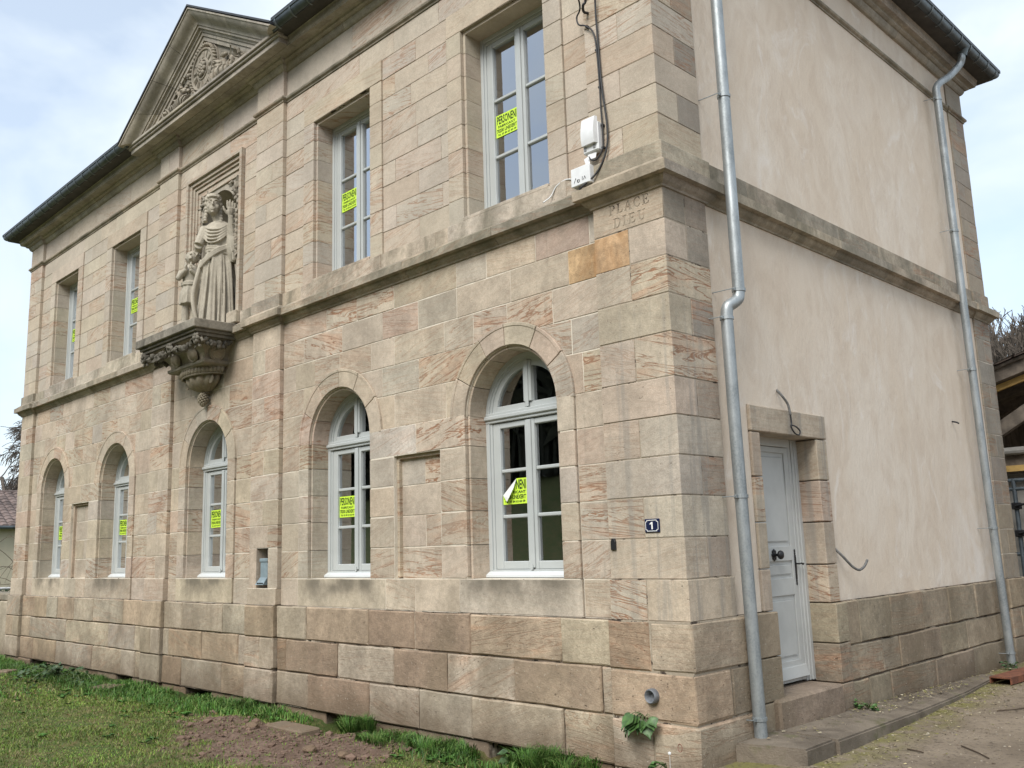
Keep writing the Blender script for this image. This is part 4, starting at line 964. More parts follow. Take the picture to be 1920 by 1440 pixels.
# rectangular type
fr = MB()
for s in (-1, 1):
    for a, b, d in ((.556, .50, 0), (.5005, .468, .012)): moulded(fr, min(s * a, s * b), max(s * a, s * b), 5.21, 7.21, FY + d, FY + .09 - d, .003)
moulded(fr, -.4995, .4995, 7.135, 7.21, FY + .001, FY + .09, .005); moulded(fr, -.4675, .4675, 7.10, 7.134, FY + .013, FY + .08, .004); moulded(fr, -.4995, .4995, 5.207, 5.265, FY + .001, FY + .09, .005)
frame_u = fr.mesh('window', M_frame); UB = [5.85, 6.455]; casu = {}; panu = {}
sl_ = MB(); sl_.box(-.50, .50, FY - .03, FY + .02, 5.206, 5.235, bev=.006); sill_u = sl_.mesh('window_sill', M_frame)
for s in (-1, 1):
    mb, g0, g1 = casement(s, .468, .004, 5.245, 7.10, UB, .085, 'casement')
    if s < 0: moulded(mb, -.030, .030, 5.26, 7.09, FY - .002, FY + .017, .006)
    casu[s] = mb.mesh('casement', M_frame); zz = [5.32] + UB + [7.045]
    panu[s] = [pane_mesh(rect(g0 - .004, g1 + .004, zz[i] - .01, zz[i + 1] + .01), FY + .05) for i in range(3)]
for w in UX:
    f = inst(frame_u, 'window', BLD, (w, 0, 0)); WIN.append(f); inst(sill_u, 'window_sill', f)
    for s in (-1, 1):
        inst(casu[s], 'casement', f)
        for m in panu[s]: inst(m, 'pane', f)
# rooms behind the panes
mb = MB()
for z0, z1 in ((1.0, 4.75), (5.1, 8.1)):
    mb.quad((-L + .4, .405, z1), (-.45, .405, z1), (-.45, 5, z1), (-L + .4, 5, z1)); mb.quad((-L + .4, 5, z0), (-.45, 5, z0), (-.45, 5, z1), (-L + .4, 5, z1))
    for x in (-L + .4, -9.2, -5.9, -3.1, -.45): mb.quad((x, .405, z0), (x, 5, z0), (x, 5, z1), (x, .405, z1))
mb.build('room_wall', M_room, BLD)
mb = MB()
for z0 in (1.0, 5.1): mb.quad((-L + .4, .405, z0), (-.45, .405, z0), (-.45, 5, z0), (-L + .4, 5, z0))
mb.build('room_floor', M_roomfloor, BLD)
mb = MB(); mb.box(-L, -.1, W - .02, W, -.2, 8.3); mb.box(-L, -L + .3, .1, W - .03, -.2, 8.3); mb.build('rear_wall', M_mortar_up, BLD)

# ---- advertising stickers taped inside the glass
M_stick = plain('yellow_green_paper', (.60, .86, .06), .6); M_ink = plain('dark_ink', (.015, .04, .01), .7); M_paper = plain('white_paper', (.75, .76, .74), .8)
sheet = MB(); sheet.box(-.168, .168, -.001, .001, -.118, .118); sheet_me = sheet.mesh('sheet', M_stick)
T1 = text_mesh('maker_line', 'PERSONENI', .305, .088, M_ink, .022); T2 = text_mesh('trade_line', 'FABRICANT', .27, .026, M_ink, .025)
T3 = text_mesh('town_line', '70200 LINEXERT', .31, .040, M_ink, .022); T4 = text_mesh('phone_line', 'Tél. 03 84 63 60 09', .29, .021, M_ink, .022)
def sticker(x, z, label, rot=0.0):
    s = empty('window_sticker', (x, FY + .042, z)); s.scale = (.90, 1, 1); s.rotation_euler = (0, rot, 0); tag(s, label, 'sticker', 'yellow stickers in the windows'); inst(sheet_me, 'sheet', s)
    for m, nm, dz in ((T1, 'maker_line', .062), (T2, 'trade_line', -.008), (T3, 'town_line', -.052), (T4, 'phone_line', -.094)): inst(m, nm, s, (0, -.0025, dz))
    return s
lab = {1: 'yellow sticker in the arched window next left of the sunk panel near the house corner', 2: 'yellow sticker in the middle arched window below the statue', 3: 'yellow sticker in the second arched window from the far left end', 4: 'yellow sticker in the farthest left arched window, half hidden by the jamb'}
for i in (1, 2, 3, 4): sticker(WX[i] - .238 + (.006, .012, -.008, .0)[i - 1], 2.515, lab[i], (.006, -.012, .01, -.008)[i - 1])
labu = ['yellow sticker in the upper window beside the white electric boxes', 'yellow sticker in the upper window between the statue and the electric boxes', 'yellow sticker in the upper window just left of the statue', 'yellow sticker in the upper window at the far left end']
for i in range(4): sticker(UX[i] - .228 + (.004, -.006, .006, 0)[i], 6.175, labu[i], (.012, -.01, .015, -.006)[i])
s = empty('window_sticker', (WX[0] - .236, FY + .042, 2.515)); s.scale = (.92, 1, 1); tag(s, 'yellow sticker with its corner peeled and folded white in the nearest arched window', 'sticker', 'yellow stickers in the windows')
mb = MB(); mb.add([(-.168, 0, -.118), (.168, 0, -.118), (.168, 0, .118), (.03, 0, .118), (-.168, 0, -.03)], [(0, 1, 2, 3, 4)]); mb.build('sheet', M_stick, s)
mb = MB(); mb.add([(.03, -.003, .118), (-.168, -.003, -.03), (-.07, -.045, -.095), (-.035, -.05, -.06), (.015, -.03, .03)], [(0, 1, 2, 3, 4)]); mb.build('peeled_corner', M_paper, s)
inst(text_mesh('maker_line', 'NENI', .135, .088, M_ink, .022), 'maker_line', s, (.09, -.0025, .062)); inst(text_mesh('trade_line', 'RICANT', .18, .026, M_ink, .025), 'trade_line', s, (.065, -.0025, -.008))
inst(T3, 'town_line', s, (0, -.0025, -.052)); inst(T4, 'phone_line', s, (0, -.0025, -.094))

# ================================================================== door
mb = MB(); DX = -.215
def dbox(mb, y0, y1, z0, z1, xf, xb=-.30, b=.005): mb.box(xb, xf, y0, y1, z0, z1, bev=b)
for a, b, d in ((1.19, 1.255, .02), (1.2555, 1.285, .008)): dbox(mb, a, b, .75, 2.92, DX + d)
for a, b, d in ((2.145, 2.20, .02), (2.105, 2.1445, .012), (2.065, 2.1045, .0)): dbox(mb, a, b, .75, 2.92, DX + d)
dbox(mb, 1.286, 2.0645, 2.83, 2.92, DX + .015)
mb.build('door_frame', M_door, BLD)
mb = MB(); dbox(mb, 1.287, 2.062, .765, 2.828, DX - .018, -.27, .003)
for a, b in ((1.287, 1.36), (1.985, 2.062)): dbox(mb, a, b, .766, 2.827, DX - .004, DX - .0185, .003)
for a, b in ((.767, .945), (1.505, 1.655), (1.805, 1.935), (2.775, 2.826)): dbox(mb, 1.3605, 1.9845, a, b, DX - .004, DX - .0185, .003)
door = mb.build('door', M_door, BLD)
for a, b in ((.985, 1.465), (1.685, 1.775), (1.975, 2.735)):
    mb = MB(); dbox(mb, 1.395, 1.95, a, b, DX - .008, DX - .0185, .008); mb.build('door_panel', M_door, door)
mb = MB(); mb.add([(DX - .003, 1.29, .80), (DX - .003, 2.06, .80), (DX - .003, 2.06, .90), (DX - .003, 1.29, .90), (DX + .035, 1.29, .805), (DX + .035, 2.06, .805), (DX + .012, 2.06, .895), (DX + .012, 1.29, .895)], [(4, 5, 6, 7), (0, 1, 5, 4), (3, 7, 6, 2), (1, 2, 6, 5), (0, 4, 7, 3)]); mb.build('weather_bar', M_door, door)
MK = Matrix.Translation((DX - .004, 1.665, 1.862)) @ Matrix.Rotation(math.pi / 2, 4, 'Y')
mb = MB(); mb.lathe([(0, 0), (.030, 0), (.030, .006), (.016, .010), (.012, .035), (.020, .045), (.036, .055), (.040, .068), (.034, .082), (.018, .090), (0, .092)], 18, MK)
for k in range(8): a = math.pi * k / 4; mb.ico((DX, 1.665 + .033 * math.cos(a), 1.862 + .040 * math.sin(a)), (.006, .014, .016), 1)
smooth_angle(mb.build('door_knob', M_black, door), 50)
mb = MB(); mb.box(DX - .003, DX + .004, 2.021, 2.043, 1.64, 1.85)
for z in (1.60, 1.625, 1.865, 1.89): mb.ico((DX, 2.032, z), (.005, .013, .018), 1)
mb.tube(cr([(DX, 2.032, 1.775), (DX + .045, 2.032, 1.775), (DX + .05, 2.05, 1.778), (DX + .05, 2.075, 1.768), (DX + .048, 2.09, 1.775)], 4), .0075, 8)
smooth_angle(mb.build('door_handle', M_black, door), 50)

# ================================================================== downpipes (fixed to the wall)
def downpipe(path, r, rings, name='downpipe', foot=None):
    mb = MB(); mb.tube(path, r, 14); p = smooth_angle(mb.build(name, M_galv, BLD), 50)
    for x, y, z in rings:
        q = MB(); q.lathe([(r + .001, -.015), (r + .007, -.013), (r + .007, .013), (r + .001, .015)], 14, Matrix.Translation((x, y, z)))
        q.tube([(x, y - r, z), (x, y - r - .045, z), (-.03, y - r - .055, z)], .005, 5); q.box(x - .008, x + .008, y - r - .03, y - r, z - .012, z + .012); smooth_angle(q.build('pipe_bracket', M_galv, p), 40)
    return p
x1 = .165; dp1 = downpipe([(x1, .76, 8.40), (x1, .762, 7.0), (x1, .762, 4.03)] + cr([(x1, .762, 4.02), (x1 - .005, .745, 3.955), (x1 - .025, .70, 3.915), (x1 - .05, .655, 3.88), (.105, .645, 3.80)], 5)[1:] + [(.105, .648, 3.0), (.105, .672, 1.5), (.105, .690, .50)], .050,
     [(x1, .762, 5.75), (x1, .762, 4.03), (.105, .645, 3.785), (.105, .66, 2.34), (.105, .688, .66)])
dp1['label'] = 'near downpipe with an offset bend'
pts = cr([(.33, 6.72, 8.40), (.325, 6.70, 8.30), (.29, 6.69, 8.21), (.20, 6.52, 8.02), (.145, 6.28, 7.86), (.12, 6.20, 7.76), (.12, 6.195, 7.66)], 5)
dp2 = downpipe(pts + [(.12, 6.23, 5.0), (.125, 6.31, 2.0), (.125, 6.385, .44)], .048, [(.12, 6.197, 7.60), (.12, 6.22, 5.80), (.12, 6.255, 4.0), (.125, 6.31, 2.05), (.125, 6.38, .58)])
dp2['label'] = 'far downpipe with a swan neck'
for y in (.76, 6.72):
    mb = MB(); mb.lathe([(.055, -.10), (.06, -.06), (.085, .0), (.09, .03)], 12, Matrix.Translation((.335 if y > 1 else .30, y, 8.42))); smooth_angle(mb.build('gutter_outlet', M_zincdark, BLD), 50)

# ================================================================== statue in the niche
def remeshed(mb, name, vox, mat, parent, tint=(.43, .39, .315, .35), smooth_it=2):
    me = mb.mesh('tmpmesh'); o = bpy.data.objects.new('tmp', me); COL.objects.link(o)
    md = o.modifiers.new('r', 'REMESH'); md.mode = 'VOXEL'; md.voxel_size = vox; md.use_smooth_shade = True
    m2 = o.modifiers.new('s', 'SMOOTH'); m2.factor = .45; m2.iterations = smooth_it
    bpy.context.view_layer.update(); out = bpy.data.meshes.new_from_object(o.evaluated_get(bpy.context.evaluated_depsgraph_get())); bpy.data.objects.remove(o)
    for a in list(out.attributes):
        if a.name == 'tint': out.attributes.remove(a)
    a = out.attributes.new('tint', 'FLOAT_COLOR', 'POINT'); a.data.foreach_set('color', np.tile(np.array(tint, np.float32), len(out.vertices)))
    out.materials.clear(); out.materials.append(mat); out.name = name
    out.polygons.foreach_set('use_smooth', [True] * len(out.polygons)); return inst(out, name, parent)
def loft(mb, rings, n=48, fold=None, M=None):
    """rings: (z, cx, cy, rx, ry, fold amplitude)"""
    vs = []; fs = []
    for z, cx, cy, rx, ry, am in rings:
        for k in range(n):
            a = 2 * math.pi * k / n; f = 1 + am * (fold(a, z) if fold else 0); p = Vector((cx + rx * f * math.cos(a), cy + ry * f * math.sin(a), z)); vs.append(M @ p if M else p)
    m = len(rings)
    for i in range(m - 1):
        for k in range(n): k2 = (k + 1) % n; fs.append((i * n + k, i * n + k2, (i + 1) * n + k2, (i + 1) * n + k))
    fs.append(tuple(range(n - 1, -1, -1))); fs.append(tuple((m - 1) * n + k for k in range(n))); mb.add(vs, fs)
def hand(mb, wrist, pdir, side, normal, s):
    """palm plus five fingers; pdir = along the fingers, side = towards the thumb"""
    P = Vector(wrist); d = Vector(pdir).normalized(); sd = Vector(side).normalized(); nr = Vector(normal).normalized()
    mb.tube([P - d * .02, P + d * s * .25, P + d * s * .48], [s * .17, s * .24, s * .22], 8, scale2=.55)
    for i, (o, ln) in enumerate(((.19, .48), (.065, .55), (-.065, .51), (-.18, .40))):
        b = P + d * s * .44 + sd * s * o; mb.tube([b, b + d * s * ln * .5 + sd * o * s * .15, b + d * s * ln - nr * s * .05 + sd * o * s * .2], [s * .072, s * .065, s * .048], 7)
    b = P + d * s * .10 + sd * s * .18; mb.tube([b, b + d * s * .22 + sd * s * .20, b + d * s * .42 + sd * s * .26], [s * .085, s * .075, s * .055], 7)
ST = empty('stone_statue', (-7.40, .03, 5.005)); tag(ST, 'stone statue of a robed woman with one raised hand and a child at her side', 'statue')
FIG = math.radians(55)
mb = MB(); Rz = Matrix.Rotation(FIG, 4, 'Z')
def folds(a, z): return (1 - 2 * abs(math.sin(a * 5.5 + .5 + z * .25))) * .6 + .5 * (1 - 2 * abs(math.sin(a * 3.2 + 1.1 - z * .4))) + .25 * math.sin(a * 13 + z)
loft(mb, [(0, 0, 0, .285, .25, .20), (.05, 0, 0, .28, .245, .20), (.35, 0, 0, .255, .225, .19), (.70, 0, .0, .235, .205, .17), (.95, 0, 0, .215, .185, .13), (1.10, 0, 0, .185, .155, .07), (1.18, 0, 0, .168, .138, .02)], 96, folds, Rz)
loft(mb, [(1.12, 0, 0, .172, .145, .02), (1.20, 0, 0, .178, .15, .03), (1.32, 0, -.005, .192, .165, .02), (1.42, 0, -.005, .20, .165, .01), (1.50, 0, .005, .20, .14, .0), (1.545, 0, .01, .15, .105, 0), (1.575, 0, .01, .085, .08, 0)], 48, lambda a, z: math.sin(a * 9 + z * 30), Rz)
def T(x, y, z): return Rz @ Vector((x, y, z))
mb.tube([T(0, .0, 1.50), T(-.03, -.02, 1.60), T(-.075, -.04, 1.70)], [.078, .064, .066], 12)
HZ = Matrix.Rotation(math.radians(58), 4, 'Z'); HC = Vector((T(-.085, -.055, 1.79)))
def H(x, y, z): return HC + (HZ @ Vector((x, y, z)))
mb.ico(HC, (.096, .108, .145), 3, M=HZ); mb.ico(H(0, -.03, -.06), (.078, .085, .095), 3, M=HZ)                       # skull, jaw
mb.tube([H(0, -.112, .035), H(0, -.135, -.03)], [.010, .0145], 6); mb.ico(H(0, -.100, -.122), (.026, .02, .018), 2, M=HZ)           # nose, chin
mb.tube([H(-.03, -.112, -.072), H(0, -.120, -.068), H(.03, -.112, -.072)], .007, 6); mb.tube([H(-.025, -.110, -.088), H(0, -.118, -.09), H(.025, -.108, -.088)], .007, 6)
for s in (-1, 1):
    mb.tube([H(s * .018, -.113, .045), H(s * .045, -.112, .053), H(s * .075, -.092, .040)], .0085, 6); mb.ico(H(s * .042, -.096, .020), (.020, .012, .009), 2, M=HZ); mb.ico(H(s * .050, -.078, -.04), (.03, .022, .035), 2, M=HZ)
    hp = cr([H(s * .05, -.075, .110), H(s * .088, -.03, .06), H(s * .098, .01, -.03), H(s * .095, .01, -.11), H(s * .105, -.01, -.19), H(s * .10, -.03, -.25)], 5)
    mb.tube(hp, [.027 + .008 * math.sin(i * 1.9) for i in range(len(hp))], 8)
mb.ico(H(0, .035, .03), (.103, .11, .135), 3, M=HZ)
mb.tube([H(.104 * math.sin(a), -.110 * math.cos(a) + .01, .088 + .02 * math.cos(a)) for a in [2 * math.pi * i / 20 for i in range(21)]], .017, 6)     # head band
mb.tube([H(.09 * math.sin(a), -.09 * math.cos(a) + .01, .125 + .012 * math.cos(a)) for a in [2 * math.pi * i / 20 for i in range(21)]], .020, 6)
# raised arm
sh = T(.185, 0, 1.47); el = T(.19, -.13, 1.26); wr = T(.165, -.18, 1.60)
mb.tube([sh, sh.lerp(el, .5), el], [.08, .072, .060], 10); mb.tube([el, el.lerp(wr, .35), wr], [.060, .056, .038], 10)
hand(mb, wr, T(.02, -.02, 1), T(-.9, -.3, .05), T(.1, -.95, 0), .245)
slv = cr([T(.14, -.01, 1.51), T(.185, -.06, 1.41), T(.205, -.09, 1.28), T(.215, -.10, 1.13), T(.21, -.09, 1.03), T(.195, -.08, .97)], 4)
mb.tube(slv, [.068 + .046 * math.sin(math.pi * min(1, .1 + i / (len(slv) - 1) * .95)) for i in range(len(slv))], 14)
for k in range(4):
    o = .03 * k; mb.tube(cr([T(.13, -.12 + .01 * k, 1.46 - o), T(.17 + .012 * k, -.185, 1.22 - o), T(.22, -.20, 1.05 - .028 * k), T(.305, -.13, 1.08 + .02 * k), T(.285, -.03, 1.26)], 6), .015, 6)
# lowered arm towards the child
sl2 = T(-.185, 0, 1.46); e2 = T(-.265, -.07, 1.21); w2 = Vector((-.22, -.20, 1.16))
mb.tube([sl2, sl2.lerp(e2, .5), e2], [.085, .075, .065], 10); mb.tube([e2, w2], [.06, .042], 10); hand(mb, w2, (-.05, -.45, -.85), (.9, -.2, 0), (0, -1, 0), .19)
# shawl across the chest, girdle, rope towards the child
for k in range(5): mb.tube(cr([T(-.20, -.03 - .015 * k, 1.50 - .045 * k), T(-.12, -.15, 1.42 - .048 * k), T(.02, -.178, 1.42 - .042 * k), T(.14, -.135, 1.51 - .030 * k), T(.17, -.03, 1.55 - .012 * k)], 6), .0135, 6)
for z, rr in ((1.135, .022), (1.165, .02), (1.10, .016)): mb.tube([T(.180 * math.cos(a), .152 * math.sin(a), z + .02 * math.sin(a * 2)) for a in [2 * math.pi * i / 24 for i in range(25)]], rr, 6)
for k in range(3): mb.tube(cr([T(.13, -.13, 1.20 - .02 * k), T(.0, -.175, 1.14 - .03 * k), T(-.13, -.16, 1.04 - .03 * k), T(-.23, -.13, .93 - .03 * k)], 6), .018, 6)
# long front folds and the cloak falling beside the child
for k in range(11):
    a = -2.75 + k * .27; r0, r1 = .185, .285
    mb.tube(cr([T(r0 * math.cos(a), .155 * math.sin(a), 1.05), T(.235 * math.cos(a + .03), .205 * math.sin(a + .03), .60), T(r1 * math.cos(a + .05 * math.sin(k * 2)), .255 * math.sin(a + .05 * math.sin(k * 2)), .02)], 6), [.008 + .012 * i / 12 for i in range(13)], 6)
for k in range(4): mb.tube(cr([T(-.22, -.05, 1.00), T(-.25 - .01 * k, -.05 - .02 * k, .70), T(-.28 - .01 * k, -.04 - .03 * k, .40), T(-.26 + .01 * k, -.04 - .03 * k, .02)], 6), .03, 7)
mb.box(-.34, .30, -.30, .30, -.004, .035)
remeshed(mb, 'woman_figure', .0078, M_statue, ST, smooth_it=1)
mb = MB(); cx, cy = -.28, -.27
def Cq(x, y, z): return Vector((cx, cy, 0)) + Matrix.Rotation(.9, 4, 'Z') @ Vector((x, y, z))
for s in (-1, 1):
    mb.tube([Cq(s * .055, .0, .02), Cq(s * .058, .012, .14), Cq(s * .058, .01, .27), Cq(s * .055, -.005, .36), Cq(s * .05, 0, .52)], [.033, .046, .052, .048, .07], 10); mb.tube([Cq(s * .055, .03, .025), Cq(s * .062, -.09, .018)], [.034, .026], 8)
loft(mb, [(.40, cx, cy, .145, .135, .12), (.55, cx, cy, .135, .125, .11), (.66, cx, cy, .115, .10, .05), (.70, cx, cy, .105, .09, 0)], 40, lambda a, z: 1 - 2 * abs(math.sin(a * 4.5 + z)))
loft(mb, [(.66, cx, cy, .105, .09, 0), (.76, cx, cy, .118, .098, .02), (.86, cx + .01, cy, .125, .10, .02), (.92, cx + .015, cy, .10, .085, 0), (.96, cx + .02, cy, .05, .05, 0)], 24, lambda a, z: math.sin(a * 5))
for z in (.67, .695): mb.tube([(cx + .118 * math.cos(a), cy + .105 * math.sin(a), z) for a in [2 * math.pi * i / 20 for i in range(21)]], .017, 6)
mb.tube([Cq(.0, 0, .93), Cq(.01, -.01, 1.0)], [.045, .04], 8); CH = Cq(.015, -.02, 1.065); HM = Matrix.Rotation(.9, 4, 'Z') @ Matrix.Rotation(-.45, 4, 'X')
def K(x, y, z): return CH + (HM @ Vector((x, y, z)))
mb.ico(CH, (.073, .085, .10), 3, M=HM); mb.tube([K(0, -.08, .02), K(0, -.098, -.022)], [.009, .014], 6); mb.ico(K(0, -.07, -.075), (.03, .025, .022), 2)
for s in (-1, 1): mb.tube([K(s * .012, -.084, .028), K(s * .05, -.07, .03)], .008, 6)
mb.tube([K(-.022, -.082, -.048), K(.022, -.082, -.048)], .009, 6)
for k in range(26): a = k * 2.4; t = k / 26; mb.ico(K(.08 * math.cos(a) * math.sqrt(1 - (t - .3) ** 2), .035 + .06 * math.sin(a) * .9, .0 + .10 * t), .030, 1)
for s in (-1, 1):
    a, b, c = Cq(s * .12, 0, .87), Cq(s * .15, -.06, .75), Cq(s * .03, -.15, .86); mb.tube([a, b], [.045, .040], 8); mb.tube([b, c], [.038, .028], 8); hand(mb, c, (.1, -.1, .9), (s, 0, .2), (0, -1, 0), .11)
remeshed(mb, 'child_figure', .0075, M_statue, ST, smooth_it=1)

# ================================================================== GROUND
def smst(a, b, x): t = np.clip((x - a) / (b - a), 0, 1); return t * t * (3 - 2 * t)
class VN:
    """value noise on a lattice, for arrays"""
    def __init__(s, seed): s.t = np.random.default_rng(seed).random((256, 256))
    def __call__(s, x, y, f):
        x = np.asarray(x) * f; y = np.asarray(y) * f; i = np.floor(x).astype(int); j = np.floor(y).astype(int); u = x - i; v = y - j; u = u * u * (3 - 2 * u); v = v * v * (3 - 2 * v)
        g = lambda a, b: s.t[a % 256, b % 256]
        return (g(i, j) * (1 - u) + g(i + 1, j) * u) * (1 - v) + (g(i, j + 1) * (1 - u) + g(i + 1, j + 1) * u) * v
    def fbm(s, x, y, f, o=4):
        r = 0; a = .5
        for k in range(o): r = r + a * s(np.asarray(x) + 13.7 * k, np.asarray(y) + 7.1 * k, f); f *= 2.07; a *= .5
        return r / (1 - .5 ** o)
V1, V2 = VN(3), VN(9)
HOLES = [(-13.6, .3), (-10.0, .25), (-7.7, .32), (-4.4, .36), (-1.9, .33)]
def soil_mask(x, y):
    n = V1.fbm(x, y, 1.6, 4) - .5
    d = np.sqrt(((x + 4.1) / 1.65) ** 2 + ((y + 1.02 + .10 * (x + 4.1)) / .66) ** 2) - n * 1.5
    d2 = np.sqrt(((x + 3.0) / .55) ** 2 + ((y + .30) / .22) ** 2) - n * .8
    return np.maximum(smst(1.12, .82, d), smst(1.1, .85, d2) * .9)
def path_mask(x, y): return smst(-.55, .05, x + .25 * (V2.fbm(x, y, 1.3, 3) - .5) + .12 * np.minimum(y, 0) * -1 * .3) * 1.0
def gz(x, y):
    x = np.asarray(x, float); y = np.asarray(y, float)
    z = .255 + .15 * smst(-1.25, .2, x) + .012 * smst(-3, -16, x) * -1
    z = z + (V1.fbm(x, y, .9, 3) - .5) * .05 * smst(.4, -.8, x) + (V2.fbm(x, y, 5, 3) - .5) * .02 * smst(.6, -.5, x) + (V2.fbm(x, y, 3, 4) - .5) * .014
    sm = soil_mask(x, y); z = z + sm * (.012 + (V1.fbm(x, y, 4.0, 5) - .5) * .11)
    for hx, hw in HOLES: z = z - .30 * np.exp(-((x - hx) / (hw * .85)) ** 4 - ((y - .10) / .30) ** 2)
    far = smst(-17, -45, y) * 9 + smst(25, 70, x) * 6
    return z + far * (.6 + .5 * V1.fbm(x, y, .06, 4))
def axis_pts(core0, core1, step, far):
    c = list(np.arange(core0, core1 + 1e-6, step)); out = []; d = step
    a = core0
    while a > -far: d *= 1.28; a -= d; out.append(a)
    left = out[::-1]; out = []; d = step; a = core1
    while a < far: d *= 1.28; a += d; out.append(a)
    return np.array(left + c + out)
gx, gy = axis_pts(-16, 3.2, .075, 900), axis_pts(-3.6, 7.2, .075, 900)
GX, GY = np.meshgrid(gx, gy, indexing='ij'); GZ_ = gz(GX, GY)
nx, ny = GX.shape; vid = np.arange(nx * ny).reshape(nx, ny)
quads = np.stack([vid[:-1, :-1], vid[1:, :-1], vid[1:, 1:], vid[:-1, 1:]], -1).reshape(-1, 4)
def big_mesh(name, verts, faces, k, mat, cols=None, smooth=False):
    me = bpy.data.meshes.new(name); nv, nf = len(verts), len(faces)
    me.vertices.add(nv); me.vertices.foreach_set('co', np.asarray(verts, np.float32).ravel())
    me.loops.add(nf * k); me.loops.foreach_set('vertex_index', np.asarray(faces, np.int32).ravel())
    me.polygons.add(nf); me.polygons.foreach_set('loop_start', np.arange(0, nf * k, k, dtype=np.int32)); me.polygons.foreach_set('loop_total', np.full(nf, k, np.int32))
    if smooth: me.polygons.foreach_set('use_smooth', np.ones(nf, bool))
    if cols is not None:
        a = me.attributes.new('tint', 'FLOAT_COLOR', 'POINT'); a.data.foreach_set('color', np.asarray(cols, np.float32).ravel())
    me.update(); me.validate(); me.materials.append(mat); return me
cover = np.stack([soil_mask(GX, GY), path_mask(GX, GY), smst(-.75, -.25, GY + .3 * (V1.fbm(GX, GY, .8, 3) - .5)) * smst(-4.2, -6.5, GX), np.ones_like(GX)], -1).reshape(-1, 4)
N = NT('ground_cover'); at = N.node('ShaderNodeAttribute', attribute_name='tint'); sp_ = N.node('ShaderNodeSeparateColor', {0: at.outputs['Color']})
p = N.pos(); n1 = N.noise(p, 3.5, 5, .65, .5); n2 = N.noise(p, 28, 4, .65); n3 = N.noise(p, 1.1, 4, .6); n4 = N.noise(p, 120, 3, .7)
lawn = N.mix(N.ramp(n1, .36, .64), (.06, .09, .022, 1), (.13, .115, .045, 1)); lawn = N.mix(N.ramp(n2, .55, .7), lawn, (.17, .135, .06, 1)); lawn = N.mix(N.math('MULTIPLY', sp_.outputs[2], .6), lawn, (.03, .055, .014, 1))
soil = N.mix(N.ramp(n1, .3, .7), (.125, .082, .060, 1), (.215, .15, .115, 1)); soil = N.mix(N.ramp(n2, .42, .68, 0, .75), soil, (.075, .05, .036, 1)); soil = N.mix(N.ramp(n4, .66, .72, 0, .6), soil, (.30, .24, .19, 1))
path = N.mix(N.ramp(n3, .3, .7), (.165, .13, .095, 1), (.265, .215, .16, 1)); path = N.mix(N.ramp(n1, .45, .7, 0, .6), path, (.15, .118, .085, 1)); path = N.mix(N.ramp(n4, .64, .72, 0, .55), path, (.34, .29, .22, 1)); path = N.mix(N.ramp(n2, .60, .72, 0, .5), path, (.20, .17, .075, 1))
xs_ = N.node('ShaderNodeSeparateXYZ', {0: p}); kd = N.math('ADD', N.math('ADD', xs_.outputs[0], N.math('MULTIPLY', xs_.outputs[1], .065)), N.math('MULTIPLY', N.math('SUBTRACT', n3, .5), .9))
path = N.mix(N.math('MULTIPLY', N.ramp(kd, 1.15, .62), N.ramp(n1, .35, .6)), path, (.185, .17, .06, 1)); path = N.mix(N.ramp(n2, .32, .48, .75, 0), path, (.075, .06, .045, 1))
c = N.mix(sp_.outputs[0], lawn, soil); c = N.mix(sp_.outputs[1], c, path)
h = N.math('ADD', N.math('MULTIPLY', n2, .6), N.math('MULTIPLY', n4, .4)); M_ground = N.fin(c, N.ramp(n3, .3, .7, .75, .95), N.bump(h, .9, .02), spec=.25)
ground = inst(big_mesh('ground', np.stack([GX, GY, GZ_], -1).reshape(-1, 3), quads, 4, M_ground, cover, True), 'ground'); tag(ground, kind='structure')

# ---- kerb and doorstep slabs along the side wall
N = NT('wet_kerb_stone'); p = N.pos(); a = N.noise(p, 2.4, 5, .65, .6); b = N.noise(p, 60, 3, .7)
c = N.mix(N.ramp(a, .3, .7), (.105, .085, .065, 1), (.20, .165, .125, 1)); c = N.mix(N.ramp(N.noise(p, 5, 4, .6), .56, .7, 0, .6), c, (.10, .10, .04, 1)); c = N.mix(N.ramp(b, .66, .74, 0, .5), c, (.30, .26, .2, 1))
M_kerb = N.fin(c, N.ramp(a, .3, .7, .5, .85), N.bump(N.math('ADD', b, N.noise(p, 14, 4)), .5, .012))
kerb = empty('kerb'); tag(kerb, kind='structure')
def slab(pts, zs, nm='kerb_stone'):
    bm = bmesh.new(); lo = [bm.verts.new((x, y, .1)) for x, y in pts]; hi = [bm.verts.new((x, y, z)) for (x, y), z in zip(pts, zs)]; n = len(pts)
    bm.faces.new(hi); bm.faces.new(lo[::-1])
    for i in range(n): bm.faces.new((lo[i], lo[(i + 1) % n], hi[(i + 1) % n], hi[i]))
    bmesh.ops.bevel(bm, geom=[e for e in bm.edges if all(v.co.z > .3 for v in e.verts)], offset=.014, segments=2, affect='EDGES')
    mb = MB(); mb.add_bm(bm); mb.build(nm, M_kerb, kerb)
slab([(.06, .40), (.56, .53), (.555, .97), (.06, .97)], [.525, .52, .52, .53])
slab([(.06, .98), (.585, .98), (.50, 2.62), (.06, 2.62)], [.53, .515, .475, .50]); slab([(.055, 2.63), (.495, 2.63), (.40, 4.05), (.055, 4.05)], [.49, .47, .445, .46]); slab([(.055, 4.06), (.395, 4.06), (.24, 5.55), (.055, 5.55)], [.455, .44, .425, .43])

